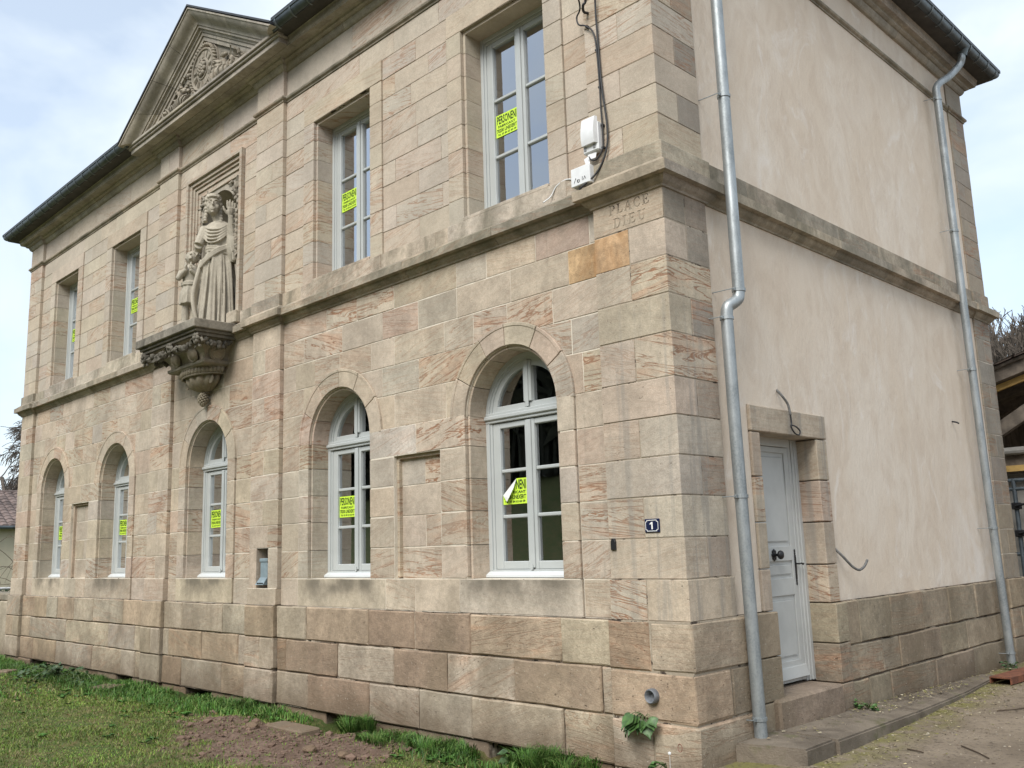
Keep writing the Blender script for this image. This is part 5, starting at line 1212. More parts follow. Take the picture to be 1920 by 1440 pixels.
# ---- grass: blades as one mass, plus tufts
def blades(px, py, hgt, wid, lean, cols, seed):
    r = np.random.default_rng(seed); n = len(px); a = r.random(n) * 2 * np.pi; la = r.random(n) * 2 * np.pi; ln = lean * (.3 + r.random(n)); pz = gz(px, py) - .005
    V = np.zeros((n, 5, 3), np.float32); dx, dy = np.cos(a) * wid / 2, np.sin(a) * wid / 2; lx, ly = np.cos(la) * ln * hgt, np.sin(la) * ln * hgt
    V[:, 0] = np.stack([px - dx, py - dy, pz], -1); V[:, 1] = np.stack([px + dx, py + dy, pz], -1)
    V[:, 2] = np.stack([px + dx * .8 + lx * .35, py + dy * .8 + ly * .35, pz + hgt * .6], -1); V[:, 3] = np.stack([px - dx * .8 + lx * .35, py - dy * .8 + ly * .35, pz + hgt * .6], -1)
    V[:, 4] = np.stack([px + lx, py + ly, pz + hgt * (1 - .35 * ln)], -1)
    b = np.arange(n)[:, None] * 5
    T = np.concatenate([b + [0, 1, 2], b + [0, 2, 3], b + [3, 2, 4]], 1).reshape(-1, 3)
    return V.reshape(-1, 3), T, np.repeat(cols, 5, 0)
N = NT('grass_blade'); at = N.node('ShaderNodeAttribute', attribute_name='tint').outputs['Color']; M_grass = N.fin(at, .55, spec=.3)
N.l.new(at, N.b.inputs['Base Color'])
def field(n, x0, x1, y0, y1, dens, hf, wid, lean, pal, seed):
    r = np.random.default_rng(seed); x = r.uniform(x0, x1, n); y = r.uniform(y0, y1, n); d = dens(x, y); k = r.random(n) < d; x, y = x[k], y[k]; m = len(x)
    h = hf(x, y) * (.55 + .75 * r.random(m)); P = np.array(pal)[r.integers(0, len(pal), m)] * (.95 + .6 * r.random((m, 1)))
    pat = V2.fbm(x, y, 1.7, 3)[:, None]; P = P * (.55 + .9 * pat)
    return blades(x, y, h, wid * (.7 + .6 * r.random(m)), lean, np.concatenate([P, np.ones((m, 1))], 1), seed + 1)
GREEN = [(.045, .11, .017), (.058, .145, .022), (.08, .165, .03), (.035, .085, .017), (.12, .17, .045)]; MOSS = [(.09, .15, .022), (.13, .18, .03), (.14, .165, .04), (.07, .14, .018), (.20, .17, .075), (.055, .10, .018), (.12, .19, .03)]
def front(y): return (y < -.06)
wallband = lambda x, y: smst(-.95, -.35, y + .35 * (V1.fbm(x, y, .7, 3) - .5)) * smst(-4.9, -6.2, x) + smst(-.34, -.12, y) * smst(-2.9, -3.2, x) * .5 + smst(-.75, -.3, y) * smst(-3.6, -3.1, x) * smst(-1.2, -1.6, x) * .8
clear = lambda x, y: np.where(front(y), 1.0, 0) * (1 - soil_mask(x, y)) * (1 - smst(-.95, -.45, x)) * np.where(np.min([np.hypot((x - hx) / (w_ * 1.0), (y - .0) / .34) for hx, w_ in HOLES], 0) < 1, 0, 1)
parts = [field(46000, -16, -1.0, -1.4, -.06, lambda x, y: clear(x, y) * np.clip(wallband(x, y), 0, 1), lambda x, y: .055 + .075 * V1.fbm(x, y, 1.1, 3), .0085, .75, GREEN, 50),
         field(120000, -9.5, -1.0, -3.9, -.06, lambda x, y: clear(x, y) * (.25 + .75 * V2.fbm(x, y, 2.2, 3)), lambda x, y: .018 + .05 * V2.fbm(x, y, 1.3, 3) ** 1.5, .0065, 1.2, MOSS, 60),
         field(60000, -22, -9.5, -4.5, -.06, lambda x, y: clear(x, y) * (.25 + .75 * V2.fbm(x, y, 2.2, 3)), lambda x, y: .03 + .035 * V2.fbm(x, y, 2.0, 3), .012, 1.0, MOSS + GREEN[:2], 70),
         field(14000, -6.5, -2.0, -2.6, -.2, lambda x, y: soil_mask(x, y) * .35, lambda x, y: .03 + .0 * x, .006, 1.0, MOSS, 80)]
vo = 0; VV, FF, CC = [], [], []
for v, f, c in parts: VV.append(v); FF.append(f + vo); CC.append(c); vo += len(v)
lawn_o = inst(big_mesh('lawn_grass', np.concatenate(VV), np.concatenate(FF), 3, M_grass, np.concatenate(CC)), 'lawn_grass'); tag(lawn_o, kind='stuff')
def tuft(x, y, rad, n, h, label, seed, pal=GREEN):
    r = np.random.default_rng(seed); a = r.random(n) * 6.283; q = rad * np.sqrt(r.random(n)); px, py = x + q * np.cos(a), np.minimum(y + q * np.sin(a) * .6, -.055)
    P = np.array(pal)[r.integers(0, len(pal), n)] * (.8 + .5 * r.random((n, 1)))
    v, f, c = blades(px, py, h * (.5 + .7 * r.random(n)), .0075 + 0 * px, .95, np.concatenate([P, np.ones((n, 1))], 1), seed)
    v = v - np.array([x, y, 0], np.float32); me = big_mesh('grass_tuft', v, f, 3, M_grass, c); o = inst(me, 'grass_tuft', None, (x, y, 0)); tag(o, label, 'grass tuft', 'grass tufts at the foot of the wall')
tuft(-1.42, -.16, .30, 900, .20, 'long grass tuft at the foot of the wall near the leafy weed', 1); tuft(-1.02, -.18, .22, 420, .15, 'smaller grass tuft directly below the leafy weed', 2)
tuft(-3.88, -.18, .22, 700, .20, 'tall grass tuft in front of the dark hollow by the bare soil', 3); tuft(-3.2, -.28, .45, 900, .10, 'low spreading grass patch right of the bare soil', 4); tuft(-2.55, -.22, .4, 900, .12, 'broad grass clump between the two nearest hollows', 5)
tuft(-6.15, -.22, .30, 700, .15, 'grass tuft below the right pilaster of the statue bay', 6); tuft(-1.80, -.42, .20, 300, .06, 'flattened pale grass in front of the nearest hollow', 7, MOSS)
r = random.Random(41); mb = MB(); k = 0
while k < 260:                                         # flat weed rosettes and dead leaves among the grass
    x, y = r.uniform(-14, -1.6), -.08 - abs(r.gauss(0, .9))
    if y < -3.2 or float(soil_mask(np.array([x]), np.array([y]))[0]) > .5: continue
    k += 1; z = float(gz(x, y)); dead = r.random() < .4; n = 1 if dead else r.randint(4, 8); f = r.uniform(.7, 1.4)
    c = (.26 * f, .17 * f, .08 * f, 1) if dead else (.05 * f, .125 * f, .022 * f, 1)
    for q in range(n):
        a = r.uniform(0, 6.28); l = r.uniform(.03, .05) if dead else r.uniform(.035, .085); w_ = l * .3; z0 = z + (.03 if dead else .012); ca, sa = math.cos(a), math.sin(a)
        P = [(0, 0, 0), (l * .5, -w_, l * .35), (l, 0, l * .3 if not dead else .01), (l * .5, w_, l * .35)]
        mb.add([(x + ca * u - sa * v, y + sa * u + ca * v, z0 + h_) for u, v, h_ in P], [(0, 1, 2, 3)], c)
tag(mb.build('lawn_weeds', M_grass), kind='stuff')
# clods, crumbs and pebbles
N = NT('clod'); at = N.node('ShaderNodeAttribute', attribute_name='tint').outputs['Color']; M_clod = N.fin(at, .95, N.bump(N.noise(N.pos(), 60, 3), .5, .01), spec=.2)
r = random.Random(12); mb = MB(); k = 0
while k < 1300:
    x, y = r.uniform(-6.4, -2.0), r.uniform(-2.4, -.15); m_ = float(soil_mask(np.array([x]), np.array([y]))[0])
    if r.random() > m_: continue
    k += 1; s = r.choice([.006, .008, .010, .014, .028 if r.random() < .25 else .010, .045 if r.random() < .08 else .008]); f = r.uniform(.75, 1.3)
    mb.ico((x, y, float(gz(x, y)) + s * .25), (s * r.uniform(.8, 1.5), s * r.uniform(.8, 1.5), s * .7), 1, (.165 * f, .112 * f, .085 * f, 1), .25)
tag(mb.build('soil_clods', M_clod), kind='stuff')
mb = MB()
for k in range(2000):                                   # straw, wood chips and grit swept against the kerb
    y = r.uniform(.3, 6.5); onk = r.random() < .55
    if onk: x = r.uniform(.07, .46 - .04 * y) if y > .6 else 9; z = .535 - .021 * max(0, y - .9) + .002
    else: x = .60 - .06 * y + abs(r.gauss(0, .28)); z = float(gz(x, y)) + .002
    if x > 5: continue
    if onk and r.random() > (.9 if 2.2 < y < 4.6 else .25): continue
    s = r.uniform(.006, .020); f = r.uniform(.5, 1.25); c = r.choice([(.40, .34, .19), (.32, .27, .16), (.19, .15, .10), (.44, .39, .28), (.27, .26, .09)])
    mb.add([Vector((x, y, z)) + Matrix.Rotation(r.uniform(0, 6.3), 3, 'Z') @ Vector(q) for q in ((-s, -s * .35, 0), (s, -s * .3, .002), (s * .9, s * .35, .006), (-s, s * .3, .003))], [(0, 1, 2, 3)], (c[0] * f, c[1] * f, c[2] * f, 1))
tag(mb.build('kerb_litter', M_clod), kind='stuff')
mb = MB()
for k in range(2600):
    x = r.uniform(-.2, 3.4); y = r.uniform(-.9, 7.2)
    if x < .62 - .06 * y and y > .2 or (x < .12): continue
    s = r.choice([.004, .005, .006, .008, .011 if r.random() < .3 else .005]); f = r.uniform(.6, 1.5); c = r.choice([(.24, .20, .15), (.17, .14, .10), (.30, .27, .22), (.13, .10, .075)])
    mb.ico((x, y, float(gz(x, y)) + s * .2), (s * r.uniform(.8, 1.6), s, s * .6), 1, (c[0] * f, c[1] * f, c[2] * f, 1), .2)
tag(mb.build('path_grit', M_clod), kind='stuff')
def twig(x0, y0, x1, y1, label, rr=.005):
    mb = MB(); zz = lambda x, y: float(gz(x, y)) + .008; mx, my = (x0 + x1) / 2 + .03, (y0 + y1) / 2 - .02
    mb.tube(cr([(x0, y0, zz(x0, y0)), (mx, my, zz(mx, my) + .004), (x1, y1, zz(x1, y1))], 4), rr, 5, (.075, .055, .04, 1)); tag(mb.build('twig', M_clod), label, 'twig', 'twigs on the dirt path')
twig(1.16, 1.78, 1.45, 1.49, 'thin dark twig lying on the dirt path nearest the right edge'); twig(.90, 3.4, 1.05, 3.75, 'small twig on the dirt path far along the kerb'); twig(.89, 1.44, 1.03, 1.39, 'short twig on the dirt path closest to the kerb corner'); twig(1.55, 2.3, 1.75, 1.9, 'curved twig at the right edge of the dirt path', .004)
def flag(x, y, sx, sy, rz, label, th=.07):
    mb = MB(); mb.box(-sx / 2, sx / 2, -sy / 2, sy / 2, -.06, th, (.33, .29, .225, .4), .015); o = mb.build('stone_slab', M_plinth, None); o.location = (x, y, float(gz(x, y))); o.rotation_euler = (.05, -.04, rz); tag(o, label, 'stone slab', 'loose stone slabs in the grass')
flag(-9.45, -.42, .48, .26, .2, 'flat pale stone slab lying in the grass left of the bare soil', .05); flag(-4.55, -.50, .85, .22, -.12, 'long flat stone slab at the edge of the bare soil under the hollow', .06); flag(-12.9, -.75, .5, .2, .3, 'narrow stone in the grass at the far left', .05)
for i, (x, y, s, lb) in enumerate([(-3.45, -1.0, .06, 'flat brown stone on the bare soil below the hollow'), (-3.0, -.95, .05, 'small reddish stone at the right end of the bare soil'), (-4.9, -.75, .07, 'lumpy brown stone in the middle of the bare soil')]):
    mb = MB(); mb.ico((0, 0, 0), (s * 1.3, s, s * .6), 2, (.22, .165, .125, .4), .12); o = mb.build('stone', M_plinth, None); o.location = (x, y, float(gz(x, y)) + .03); tag(o, lb, 'stone', 'stones on the bare soil')

# ---- leafy weed rooted in the wall, weeds along the base
M_leaf = plain('weed_leaf', (.055, .12, .03), .5, nz=.35, nsc=25); M_leaf2 = plain('dark_weed_leaf', (.035, .075, .025), .55, nz=.35, nsc=25); M_stem = plain('weed_stem', (.10, .13, .05), .7)
def weed(x, y, z, n, sz, rad, label, seed, mat, droop=.3, dirn=None, name='weed'):
    r = random.Random(seed); w = empty(name, (x, y, z)); tag(w, label, 'weed')
    for k in range(n):
        a = r.uniform(0, 6.28) if dirn is None else dirn + r.uniform(-1.3, 1.3); el = r.uniform(.1, .9); q = rad * r.uniform(.35, 1)
        tip = Vector((q * math.cos(a), -abs(q * math.sin(a)) * .6 - .02, q * el - droop * q)); mb = MB(); mb.tube(cr([(0, 0, 0), tip * .5 + Vector((0, 0, .03)), tip], 3), .003, 4); st = mb.build('stem', M_stem, w)
        mb = MB(); d = (tip.normalized() + Vector((0, 0, -.5 * r.random() - droop))).normalized(); sd = d.cross(Vector((0, -.5, 1))).normalized(); up = sd.cross(d); s = sz * r.uniform(.7, 1.2); vs = []; fs = []
        for i in range(6):
            t = i / 5; wv = s * .42 * math.sin(math.pi * min(1, .06 + t ** .75)) * (1 + .15 * math.sin(t * 21)); b = tip + d * (s * t) - up * (s * .25 * t * t)
            vs += [b - sd * wv + up * .012, b, b + sd * wv + up * .012]
        for i in range(5): fs += [(i * 3, i * 3 + 1, i * 3 + 4, i * 3 + 3), (i * 3 + 1, i * 3 + 2, i * 3 + 5, i * 3 + 4)]
        mb.add(vs, fs); mb.build('leaf', mat, w, True)
    return w
weed(-.41, -.06, .72, 16, .12, .12, 'leafy green weed growing from the wall below the drain pipe stub', 4, M_leaf, .55)
weed(-1.68, -.12, .27, 8, .09, .12, 'broad leaved weed beside the nearest hollow under the wall', 5, M_leaf2, .1); weed(-.18, -.13, .40, 9, .06, .10, 'small weed with a white flower at the house corner', 6, M_leaf, .1)
mb = MB(); mb.tube([(-.14, -.15, .40), (-.13, -.16, .52)], .002, 4); mb.ico((-.13, -.16, .525), .013, 1); o = mb.build('flower', M_white, None); o.parent = bpy.data.objects['weed.002']; o.matrix_parent_inverse = Matrix.Translation((.18, .13, -.40))
weed(.16, 2.42, .50, 16, .05, .09, 'low green weed on the kerb right of the door threshold', 7, M_leaf, .1)
weed(.16, 6.25, .43, 12, .05, .09, 'small weed by the foot of the far downpipe', 8, M_leaf2, .1)
r = random.Random(3); bm_ = empty('bramble', (-11.2, -.45, .24)); tag(bm_, 'trailing dark bramble patch in the grass at the far left of the wall', 'bramble')
for k in range(12):
    a = r.uniform(0, 6.28); l = r.uniform(.5, 1.5); mb = MB(); pts_ = cr([(0, 0, 0), (l * .4 * math.cos(a), -abs(l * .25 * math.sin(a)) + .1, .18), (l * math.cos(a), -abs(l * .45 * math.sin(a)), .03)], 5); mb.tube(pts_, .005, 4); mb.build('stem', M_stem, bm_)
    mb = MB()
    for p in pts_[1:]:
        for q in range(3):
            d = Vector((r.uniform(-1, 1), r.uniform(-1, 1), r.uniform(-.2, .6))).normalized() * .07; e_ = d.cross(Vector((0, 0, 1))).normalized() * .03; mb.add([p, p + d * .5 + e_, p + d, p + d * .5 - e_], [(0, 1, 2, 3)])
    mb.build('leaves', M_leaf2, bm_)['kind'] = 'stuff'

# ================================================================== things fixed to the walls
N = NT('navy_enamel'); M_navy = N.fin((.012, .018, .055), .18); M_enamel = plain('white_enamel', (.8, .8, .8), .2)
sg_ = empty('house_number_plate', (-.28, -.004, 2.131)); tag(sg_, 'small navy enamel house number plate reading 1 on the corner stones', 'number plate')
mb = MB(); mb.box(-.070, .070, -.008, .004, -.052, .052, bev=.004); mb.build('plate', M_navy, sg_)
mb = MB(); w_, h_, c_ = .060, .043, .013; o_ = [(-w_ + c_, -h_), (w_ - c_, -h_), (w_ - c_, -h_ + c_ * .7), (w_, -h_ + c_), (w_, h_ - c_), (w_ - c_, h_ - c_ * .7), (w_ - c_, h_), (-w_ + c_, h_), (-w_ + c_, h_ - c_ * .7), (-w_, h_ - c_), (-w_, -h_ + c_), (-w_ + c_, -h_ + c_ * .7)]
i_ = inset(o_, .0045); n = len(o_); mb.add([(x, -.0095, z) for x, z in o_] + [(x, -.0095, z) for x, z in i_], [(k, (k + 1) % n, n + (k + 1) % n, n + k) for k in range(n)]); mb.build('border', M_enamel, sg_)
mb = MB(); mb.add([(x, -.0105, z) for x, z in ((-.004, -.028), (.009, -.028), (.009, .028), (-.002, .028), (-.018, .016), (-.018, .006), (-.004, .014))], [tuple(range(7))]); mb.build('digit', M_enamel, sg_)
# meter box in its hollow
M_meter = plain('grey_blue_plastic', (.22, .28, .31), .45, nz=.12, nsc=14)
mt = empty('meter_box', (-6.10, .085, 1.62)); tag(mt, 'grey plastic meter box set in a broken hollow of the pilaster', 'meter box')
mb = MB(); mb.box(-.075, .095, -.05, .08, .08, .33, bev=.012); mb.build('housing', M_meter, mt)
mb = MB(); mb.box(-.08, .10, -.06, .08, .30, .345, bev=.008); mb.build('lid', M_meter, mt)
mb = MB(); mb.add([(-.075, -.05, .12), (.095, -.05, .12), (.08, -.10, .035), (-.10, -.10, .035), (-.075, .06, .12), (.095, .06, .12), (.08, .06, .03), (-.10, .06, .03)], [(0, 1, 2, 3), (3, 2, 6, 7), (0, 3, 7, 4), (1, 5, 6, 2)]); mb.build('base', M_meter, mt)
mb = MB()
for k in range(4): mb.box(-.055 + k * .036, -.037 + k * .036, -.104, -.094, .048, .060)
mb.build('vent_slots', M_black, mt)
mb = MB(); mb.tube([(.03, .03, .34), (.03, .04, .50)], .03, 10); mb.build('conduit', M_black, mt)
mb = MB(); mb.box(-6.21, -5.94, .29, .33, 1.60, 2.10, (.16, .13, .10, .3)); mb.box(-6.21, -5.94, .02, .30, 1.60, 1.616, (.3, .26, .2, .3)); mb.build('hollow_back', M_plinth, BLD)
# white electric boxes and the cables that feed them
bx = empty('electric_box', (-.652, 0, 5.42)); tag(bx, 'tall white plastic electric box with a domed cover above the band', 'electric box', 'electric boxes by the corner')
mb = MB(); mb.box(-.085, .085, -.07, .0, -.145, .12, bev=.012); mb.build('housing', M_white, bx)
mb = MB(); vs = []
for i in range(9):
    t = i / 8; z = -.08 + .24 * t; d = -.075 - .035 * math.sin(math.pi * (.25 + .65 * t))
    vs += [(-.08, -.06, z), (-.07, d, z), (.07, d, z), (.08, -.06, z)]
fs = [(i * 4 + k, i * 4 + k + 1, i * 4 + k + 5, i * 4 + k + 4) for i in range(8) for k in range(3)] + [(0, 3, 2, 1), (32, 33, 34, 35)]; mb.add(vs, fs); smooth_angle(mb.build('cover', M_white, bx), 40)
mb = MB()
for x in (-.055, .045): mb.box(x - .012, x + .012, -.075, -.0705, -.12, -.085)
mb.build('latch', plain('dull_grey_plastic', (.25, .25, .25), .5), bx)  # latches in one even grey plastic
mb = MB(); mb.add([(-.04, -.06, -.15), (.05, -.05, -.15), (.04, -.055, -.20), (-.035, -.065, -.20)], [(0, 1, 2, 3)]); mb.add([(-.085, -.06, -.18), (-.035, -.055, -.16), (-.02, -.06, -.235), (-.06, -.065, -.245)], [(0, 1, 2, 3)]); mb.build('paper_tag', M_white, bx)
b2 = empty('junction_box', (-.758, 0, 5.10)); tag(b2, 'square white junction box with scribbled marks just above the band', 'electric box', 'electric boxes by the corner')
mb = MB(); mb.box(-.105, .10, -.08, .045, -.085, .075, bev=.006); mb.build('housing', M_white, b2)
mb = MB(); mb.box(-.108, .103, -.094, -.0805, -.088, .078, bev=.006); mb.build('lid', M_white, b2)
mb = MB(); yy = -.0955
for q in ([(-.07, -.055), (-.05, -.015)], [(-.035, -.055), (-.035, -.03)], [(-.02 + .012 * math.cos(a), -.048 + .012 * math.sin(a)) for a in [i * .7 for i in range(10)]], [(.02, -.052), (.024, -.02)], [(.035, -.052), (.05, -.022), (.06, -.05)]): mb.tube([(x, yy, z) for x, z in q], .0028, 4)
mb.build('scribble', M_black, b2)
mb = MB(); mb.box(.02, .06, -.05, 0, -.115, -.086); mb.build('cable_gland', M_white, b2)
def cable(name, pts_, r_, label, mat=M_cable, cat='cable', grp=None, clips=()):
    mb = MB(); mb.tube(cr(pts_, 6), r_, 7); o = mb.build(name, mat, None, True); tag(o, label, cat, grp)
    for p in clips: q = MB(); q.box(p[0] - .012, p[0] + .012, -.03, .0, p[2] - .008, p[2] + .008); q.build('clip', M_cable, o)
    return o
cable('cable', [(-.42, -.5, 7.20), (-.52, -.10, 6.80), (-.55, -.03, 6.46), (-.535, -.025, 5.90), (-.495, -.025, 5.45), (-.525, -.03, 5.23), (-.62, -.05, 5.08), (-.74, -.10, 4.985), (-.79, -.08, 4.965), (-.79, -.05, 5.02)], .009, 'long black cable running down to the junction box, outer of the two', grp='black cables on the facade')
cable('cable', [(-.60, -.3, 6.85), (-.70, -.06, 6.675), (-.77, -.025, 6.60), (-.75, -.025, 6.52), (-.665, -.025, 6.465), (-.58, -.025, 6.33), (-.555, -.025, 5.92), (-.553, -.025, 5.67), (-.545, -.025, 5.40), (-.555, -.03, 5.28), (-.61, -.05, 5.205), (-.66, -.06, 5.215), (-.69, -.05, 5.27)], .0075, 'looped black cable clipped to the stones above the tall electric box', grp='black cables on the facade', clips=[(-.665, 0, 6.465), (-.57, 0, 6.2), (-.556, 0, 5.85), (-.55, 0, 5.5), (-.552, 0, 5.30)])
cable('wire_hook', [(-.66, .0, 6.60), (-.66, -.06, 6.59), (-.63, -.10, 6.62), (-.60, -.10, 6.66), (-.56, -.2, 6.80)], .012, 'metal cable hook at the top of the facade near the corner', cat='hook')
cable('white_cable', [(-.86, -.02, 5.08), (-.93, .0, 5.14), (-1.03, .01, 5.165), (-1.12, .0, 5.13), (-1.17, -.02, 5.05), (-1.21, -.08, 4.99)], .006, 'thin cream cable curling from the junction box over the window ledge', M_white)
M_conduit = plain('grey_conduit', (.13, .13, .125), .7, nz=.3, nsc=40)
cable('loose_conduit', [(-.02, 1.592, 3.302), (.03, 1.585, 3.244), (.05, 1.64, 3.17), (.06, 1.652, 3.074)], .011, 'grey conduit stub sticking out of the plaster above the door', M_conduit); o = bpy.data.objects['loose_conduit']
mb = MB(); mb.tube(cr([(.06, 1.652, 3.08), (.06, 1.659, 3.004), (.06, 1.648, 2.969), (.062, 1.70, 2.916), (.062, 1.775, 2.905), (.06, 1.80, 2.942), (.058, 1.74, 2.976), (.058, 1.666, 2.985)], 5), .007, 6); mb.build('wire_loop', M_cable, o, True)
cable('loose_conduit', [(-.02, 2.405, 1.904), (.04, 2.445, 1.825), (.08, 2.536, 1.73), (.10, 2.625, 1.695), (.10, 2.736, 1.72), (.10, 2.817, 1.778)], .012, 'bent grey conduit sticking out of the plaster right of the door', M_conduit)
cable('wire_stub', [(-.02, 5.77, 3.33), (.03, 5.765, 3.315), (.06, 5.763, 3.296)], .010, 'short dark wire stub in the plaster beside the far downpipe', M_cable)
mb = MB(); vs = [(-.022, -.010, -.045), (.022, -.010, -.045), (.022, -.010, .025), (.012, -.012, .042), (-.012, -.012, .042), (-.022, -.010, .025)]; prism(mb, 'F', [(-.024, -.045), (.024, -.045), (.024, .02), (.012, .045), (-.012, .045), (-.024, .02)], -.016, .02, .004); o = mb.build('wall_cap', M_black, None); o.location = (-.669, 0, 2.0); tag(o, 'small black cap on the stones left of the house number', 'cap')
mb = MB(); mb.lathe([(.014, -.03), (.020, -.03), (.026, .01), (.040, .035), (.046, .04), (.054, .03), (.056, .0), (.05, -.03)], 22, Matrix.Rotation(math.pi / 2, 4, 'X')); mb.lathe([(0, -.01), (.03, -.01)], 12, Matrix.Rotation(math.pi / 2, 4, 'X'))
o = smooth_angle(mb.build('drain_pipe_stub', plain('grey_pvc', (.14, .15, .165), .5, nz=.2, nsc=30), None), 40); o.location = (-.33, -.055, .885); tag(o, 'grey plastic drain pipe stub in the plinth above the leafy weed', 'pipe')
N = NT('faded_red_mark'); M_red = N.fin((.20, .075, .05), .9)
mb = MB(); mb.tube([(.018 * math.cos(a), 0, .027 * math.sin(a)) for a in [2 * math.pi * i / 16 for i in range(17)]], .0026, 4); mb.ico((0, 0, 0), .003, 1); o = mb.build('survey_mark', M_red, BLD); o.location = (-.115, -.052, .545)
# rusty iron lying by the far downpipe
N = NT('rusty_iron'); f = N.noise(N.pos(), 14, 5, .65); M_rust = N.fin(N.mix(N.ramp(f, .35, .65), (.095, .035, .02, 1), (.20, .075, .038, 1)), .85, N.bump(f, .4, .01))
ri = empty('rusty_iron_channel', (.43, 5.0, .415), math.radians(-4)); tag(ri, 'rusty iron channel lying on the ground at the end of the kerb', 'iron channel')
mb = MB(); mb.box(-.11, .11, 0, 1.6, .055, .068); mb.build('web', M_rust, ri)
for x in (-.11, .10): mb = MB(); mb.box(x, x + .012, 0.001, 1.599, .0, .0545); mb.build('flange', M_rust, ri)

# ================================================================== LEFT: low wall, neighbour's house, bare shrubs and trees
random.seed(14)
lw = empty('garden_wall', (-17, .1, .2)); tag(lw, 'low stone garden wall running on from the left end of the building', 'wall')
def lwb(nm, x0, x1, y0, y1, z0, z1, mat, kind, bev=.01):
    mb = MB(); mb.box(x0, x1, y0, y1, z0, z1, pick(kind), bev); o = mb.build(nm, mat, None); o.parent = lw; o.location = (17, -.1, -.2); return o
for z0, z1 in [(-.1, .33), (.33, .70), (.70, 1.02), (1.02, 1.30)]:
    x = -15.34
    while x > -21: w_ = random.uniform(.5, .85); lwb('wall_stone', x - w_ + .008, x, .06, .36, z0 + .004, z1 - .004, M_plinth, 'plinth'); x -= w_
x = -15.32
while x > -21: lwb('coping_stone', x - .9, x, .0, .42, 1.302, 1.44, M_band, 'band', .02); x -= .906
lwb('pier_stone', -15.78, -15.32, -.03, .40, .0, 1.30, M_plinth, 'plinth', .02)
M_bark = plain('bare_bark', (.095, .078, .062), .9, nz=.35, nsc=8); M_bark2 = plain('reddish_twigs', (.10, .065, .045), .9, nz=.3, nsc=8)
def bare_tree(name, base, height, seed, label, mat=None, spread=.5, levels=5, droop=0.0, thick=.022, cat='tree', grp=None, nb=(3, 4), lean=None, first=.32, rmin=.0):
    r = random.Random(seed); root = empty(name, base); tag(root, label, cat, grp)
    tr, cr_ = MB(), MB()
    def grow(p, d, ln, rad, lv):
        n = 4 if lv > 2 else 3; pts = [p]; q = p.copy(); dd = d.copy()
        for i in range(n):
            dd = (dd + Vector((r.gauss(0, .13), r.gauss(0, .13), r.gauss(0, .08) + (.06 if droop == 0 else -droop * (levels - lv) * .12)))).normalized(); q = q + dd * (ln / n); pts.append(q.copy())
        rs = [max(rmin, rad * (1 - .45 * i / n)) for i in range(n + 1)]
        (tr if lv == levels else cr_).tube(pts, rs, 8 if lv == levels else (5 if lv > 2 else 3), caps=False)
        if lv == 0: return
        k = r.randint(*nb) + (2 if lv <= 2 else 0)
        for j in range(k):
            t = r.uniform(.35, 1.0) if j else 1.0; i = min(n - 1, int(t * n)); b = pts[i].lerp(pts[i + 1], t * n - i)
            ax = dd.orthogonal().normalized(); ax.rotate(Matrix.Rotation(r.uniform(0, 6.28), 3, dd)); nd = dd.copy(); nd.rotate(Matrix.Rotation(r.uniform(.25, .95) * spread * 1.3, 3, ax))
            grow(b, nd, ln * r.uniform(.55, .80), rad * (1 - .45 * t) * r.uniform(.5, .7), lv - 1)
    d0 = Vector(lean or (r.gauss(0, .05), r.gauss(0, .05), 1)).normalized(); grow(Vector((0, 0, 0)), d0, height * first, height * thick, levels)
    tr.build('trunk', mat or M_bark, root); cr_.build('crown', mat or M_bark, root); return root
bare_tree('bare_tree', (-49, 9.0, .5), 14.0, 4, 'dark bare tree behind the tiled roof at the far left edge', spread=.75, levels=6, droop=.35, nb=(3, 5), rmin=.014)
bare_tree('bare_tree', (-44.5, 5.0, .5), 10.5, 8, 'bare drooping tree left of the tiled roof, cut by the frame', spread=.8, levels=6, droop=.5, nb=(3, 5), rmin=.014)
# many-stemmed bare shrub with arching twigs in front of the neighbour's pale wall
r = random.Random(6); sb = empty('bare_shrub', (-17.6, 1.5, .25)); tag(sb, 'leafless shrub with arching twigs before the pale neighbour house', 'shrub')
mb = MB()
for k in range(46):
    a = r.uniform(0, 6.28); l = r.uniform(.4, 1.5); h = r.uniform(.9, 2.5); pts_ = cr([(r.gauss(0, .08), r.gauss(0, .08), 0), (l * .35 * math.cos(a), l * .35 * math.sin(a), h * .65), (l * .75 * math.cos(a), l * .75 * math.sin(a), h), (l * 1.2 * math.cos(a), l * 1.2 * math.sin(a), h * r.uniform(.6, 1.1))], 5)
    mb.tube(pts_, [.011 - .0085 * i / (len(pts_) - 1) for i in range(len(pts_))], 4, caps=False)
    for q in range(3):
        b = pts_[r.randint(5, len(pts_) - 2)]; mb.tube([b, b + Vector((r.gauss(0, .25), r.gauss(0, .25), r.uniform(-.1, .4)))], [.005, .002], 3, caps=False)
mb.build('crown', M_bark2, sb); mb = MB(); mb.ico((0, 0, .12), (.16, .16, .2), 2, jit=.15); mb.build('stump', M_bark2, sb)
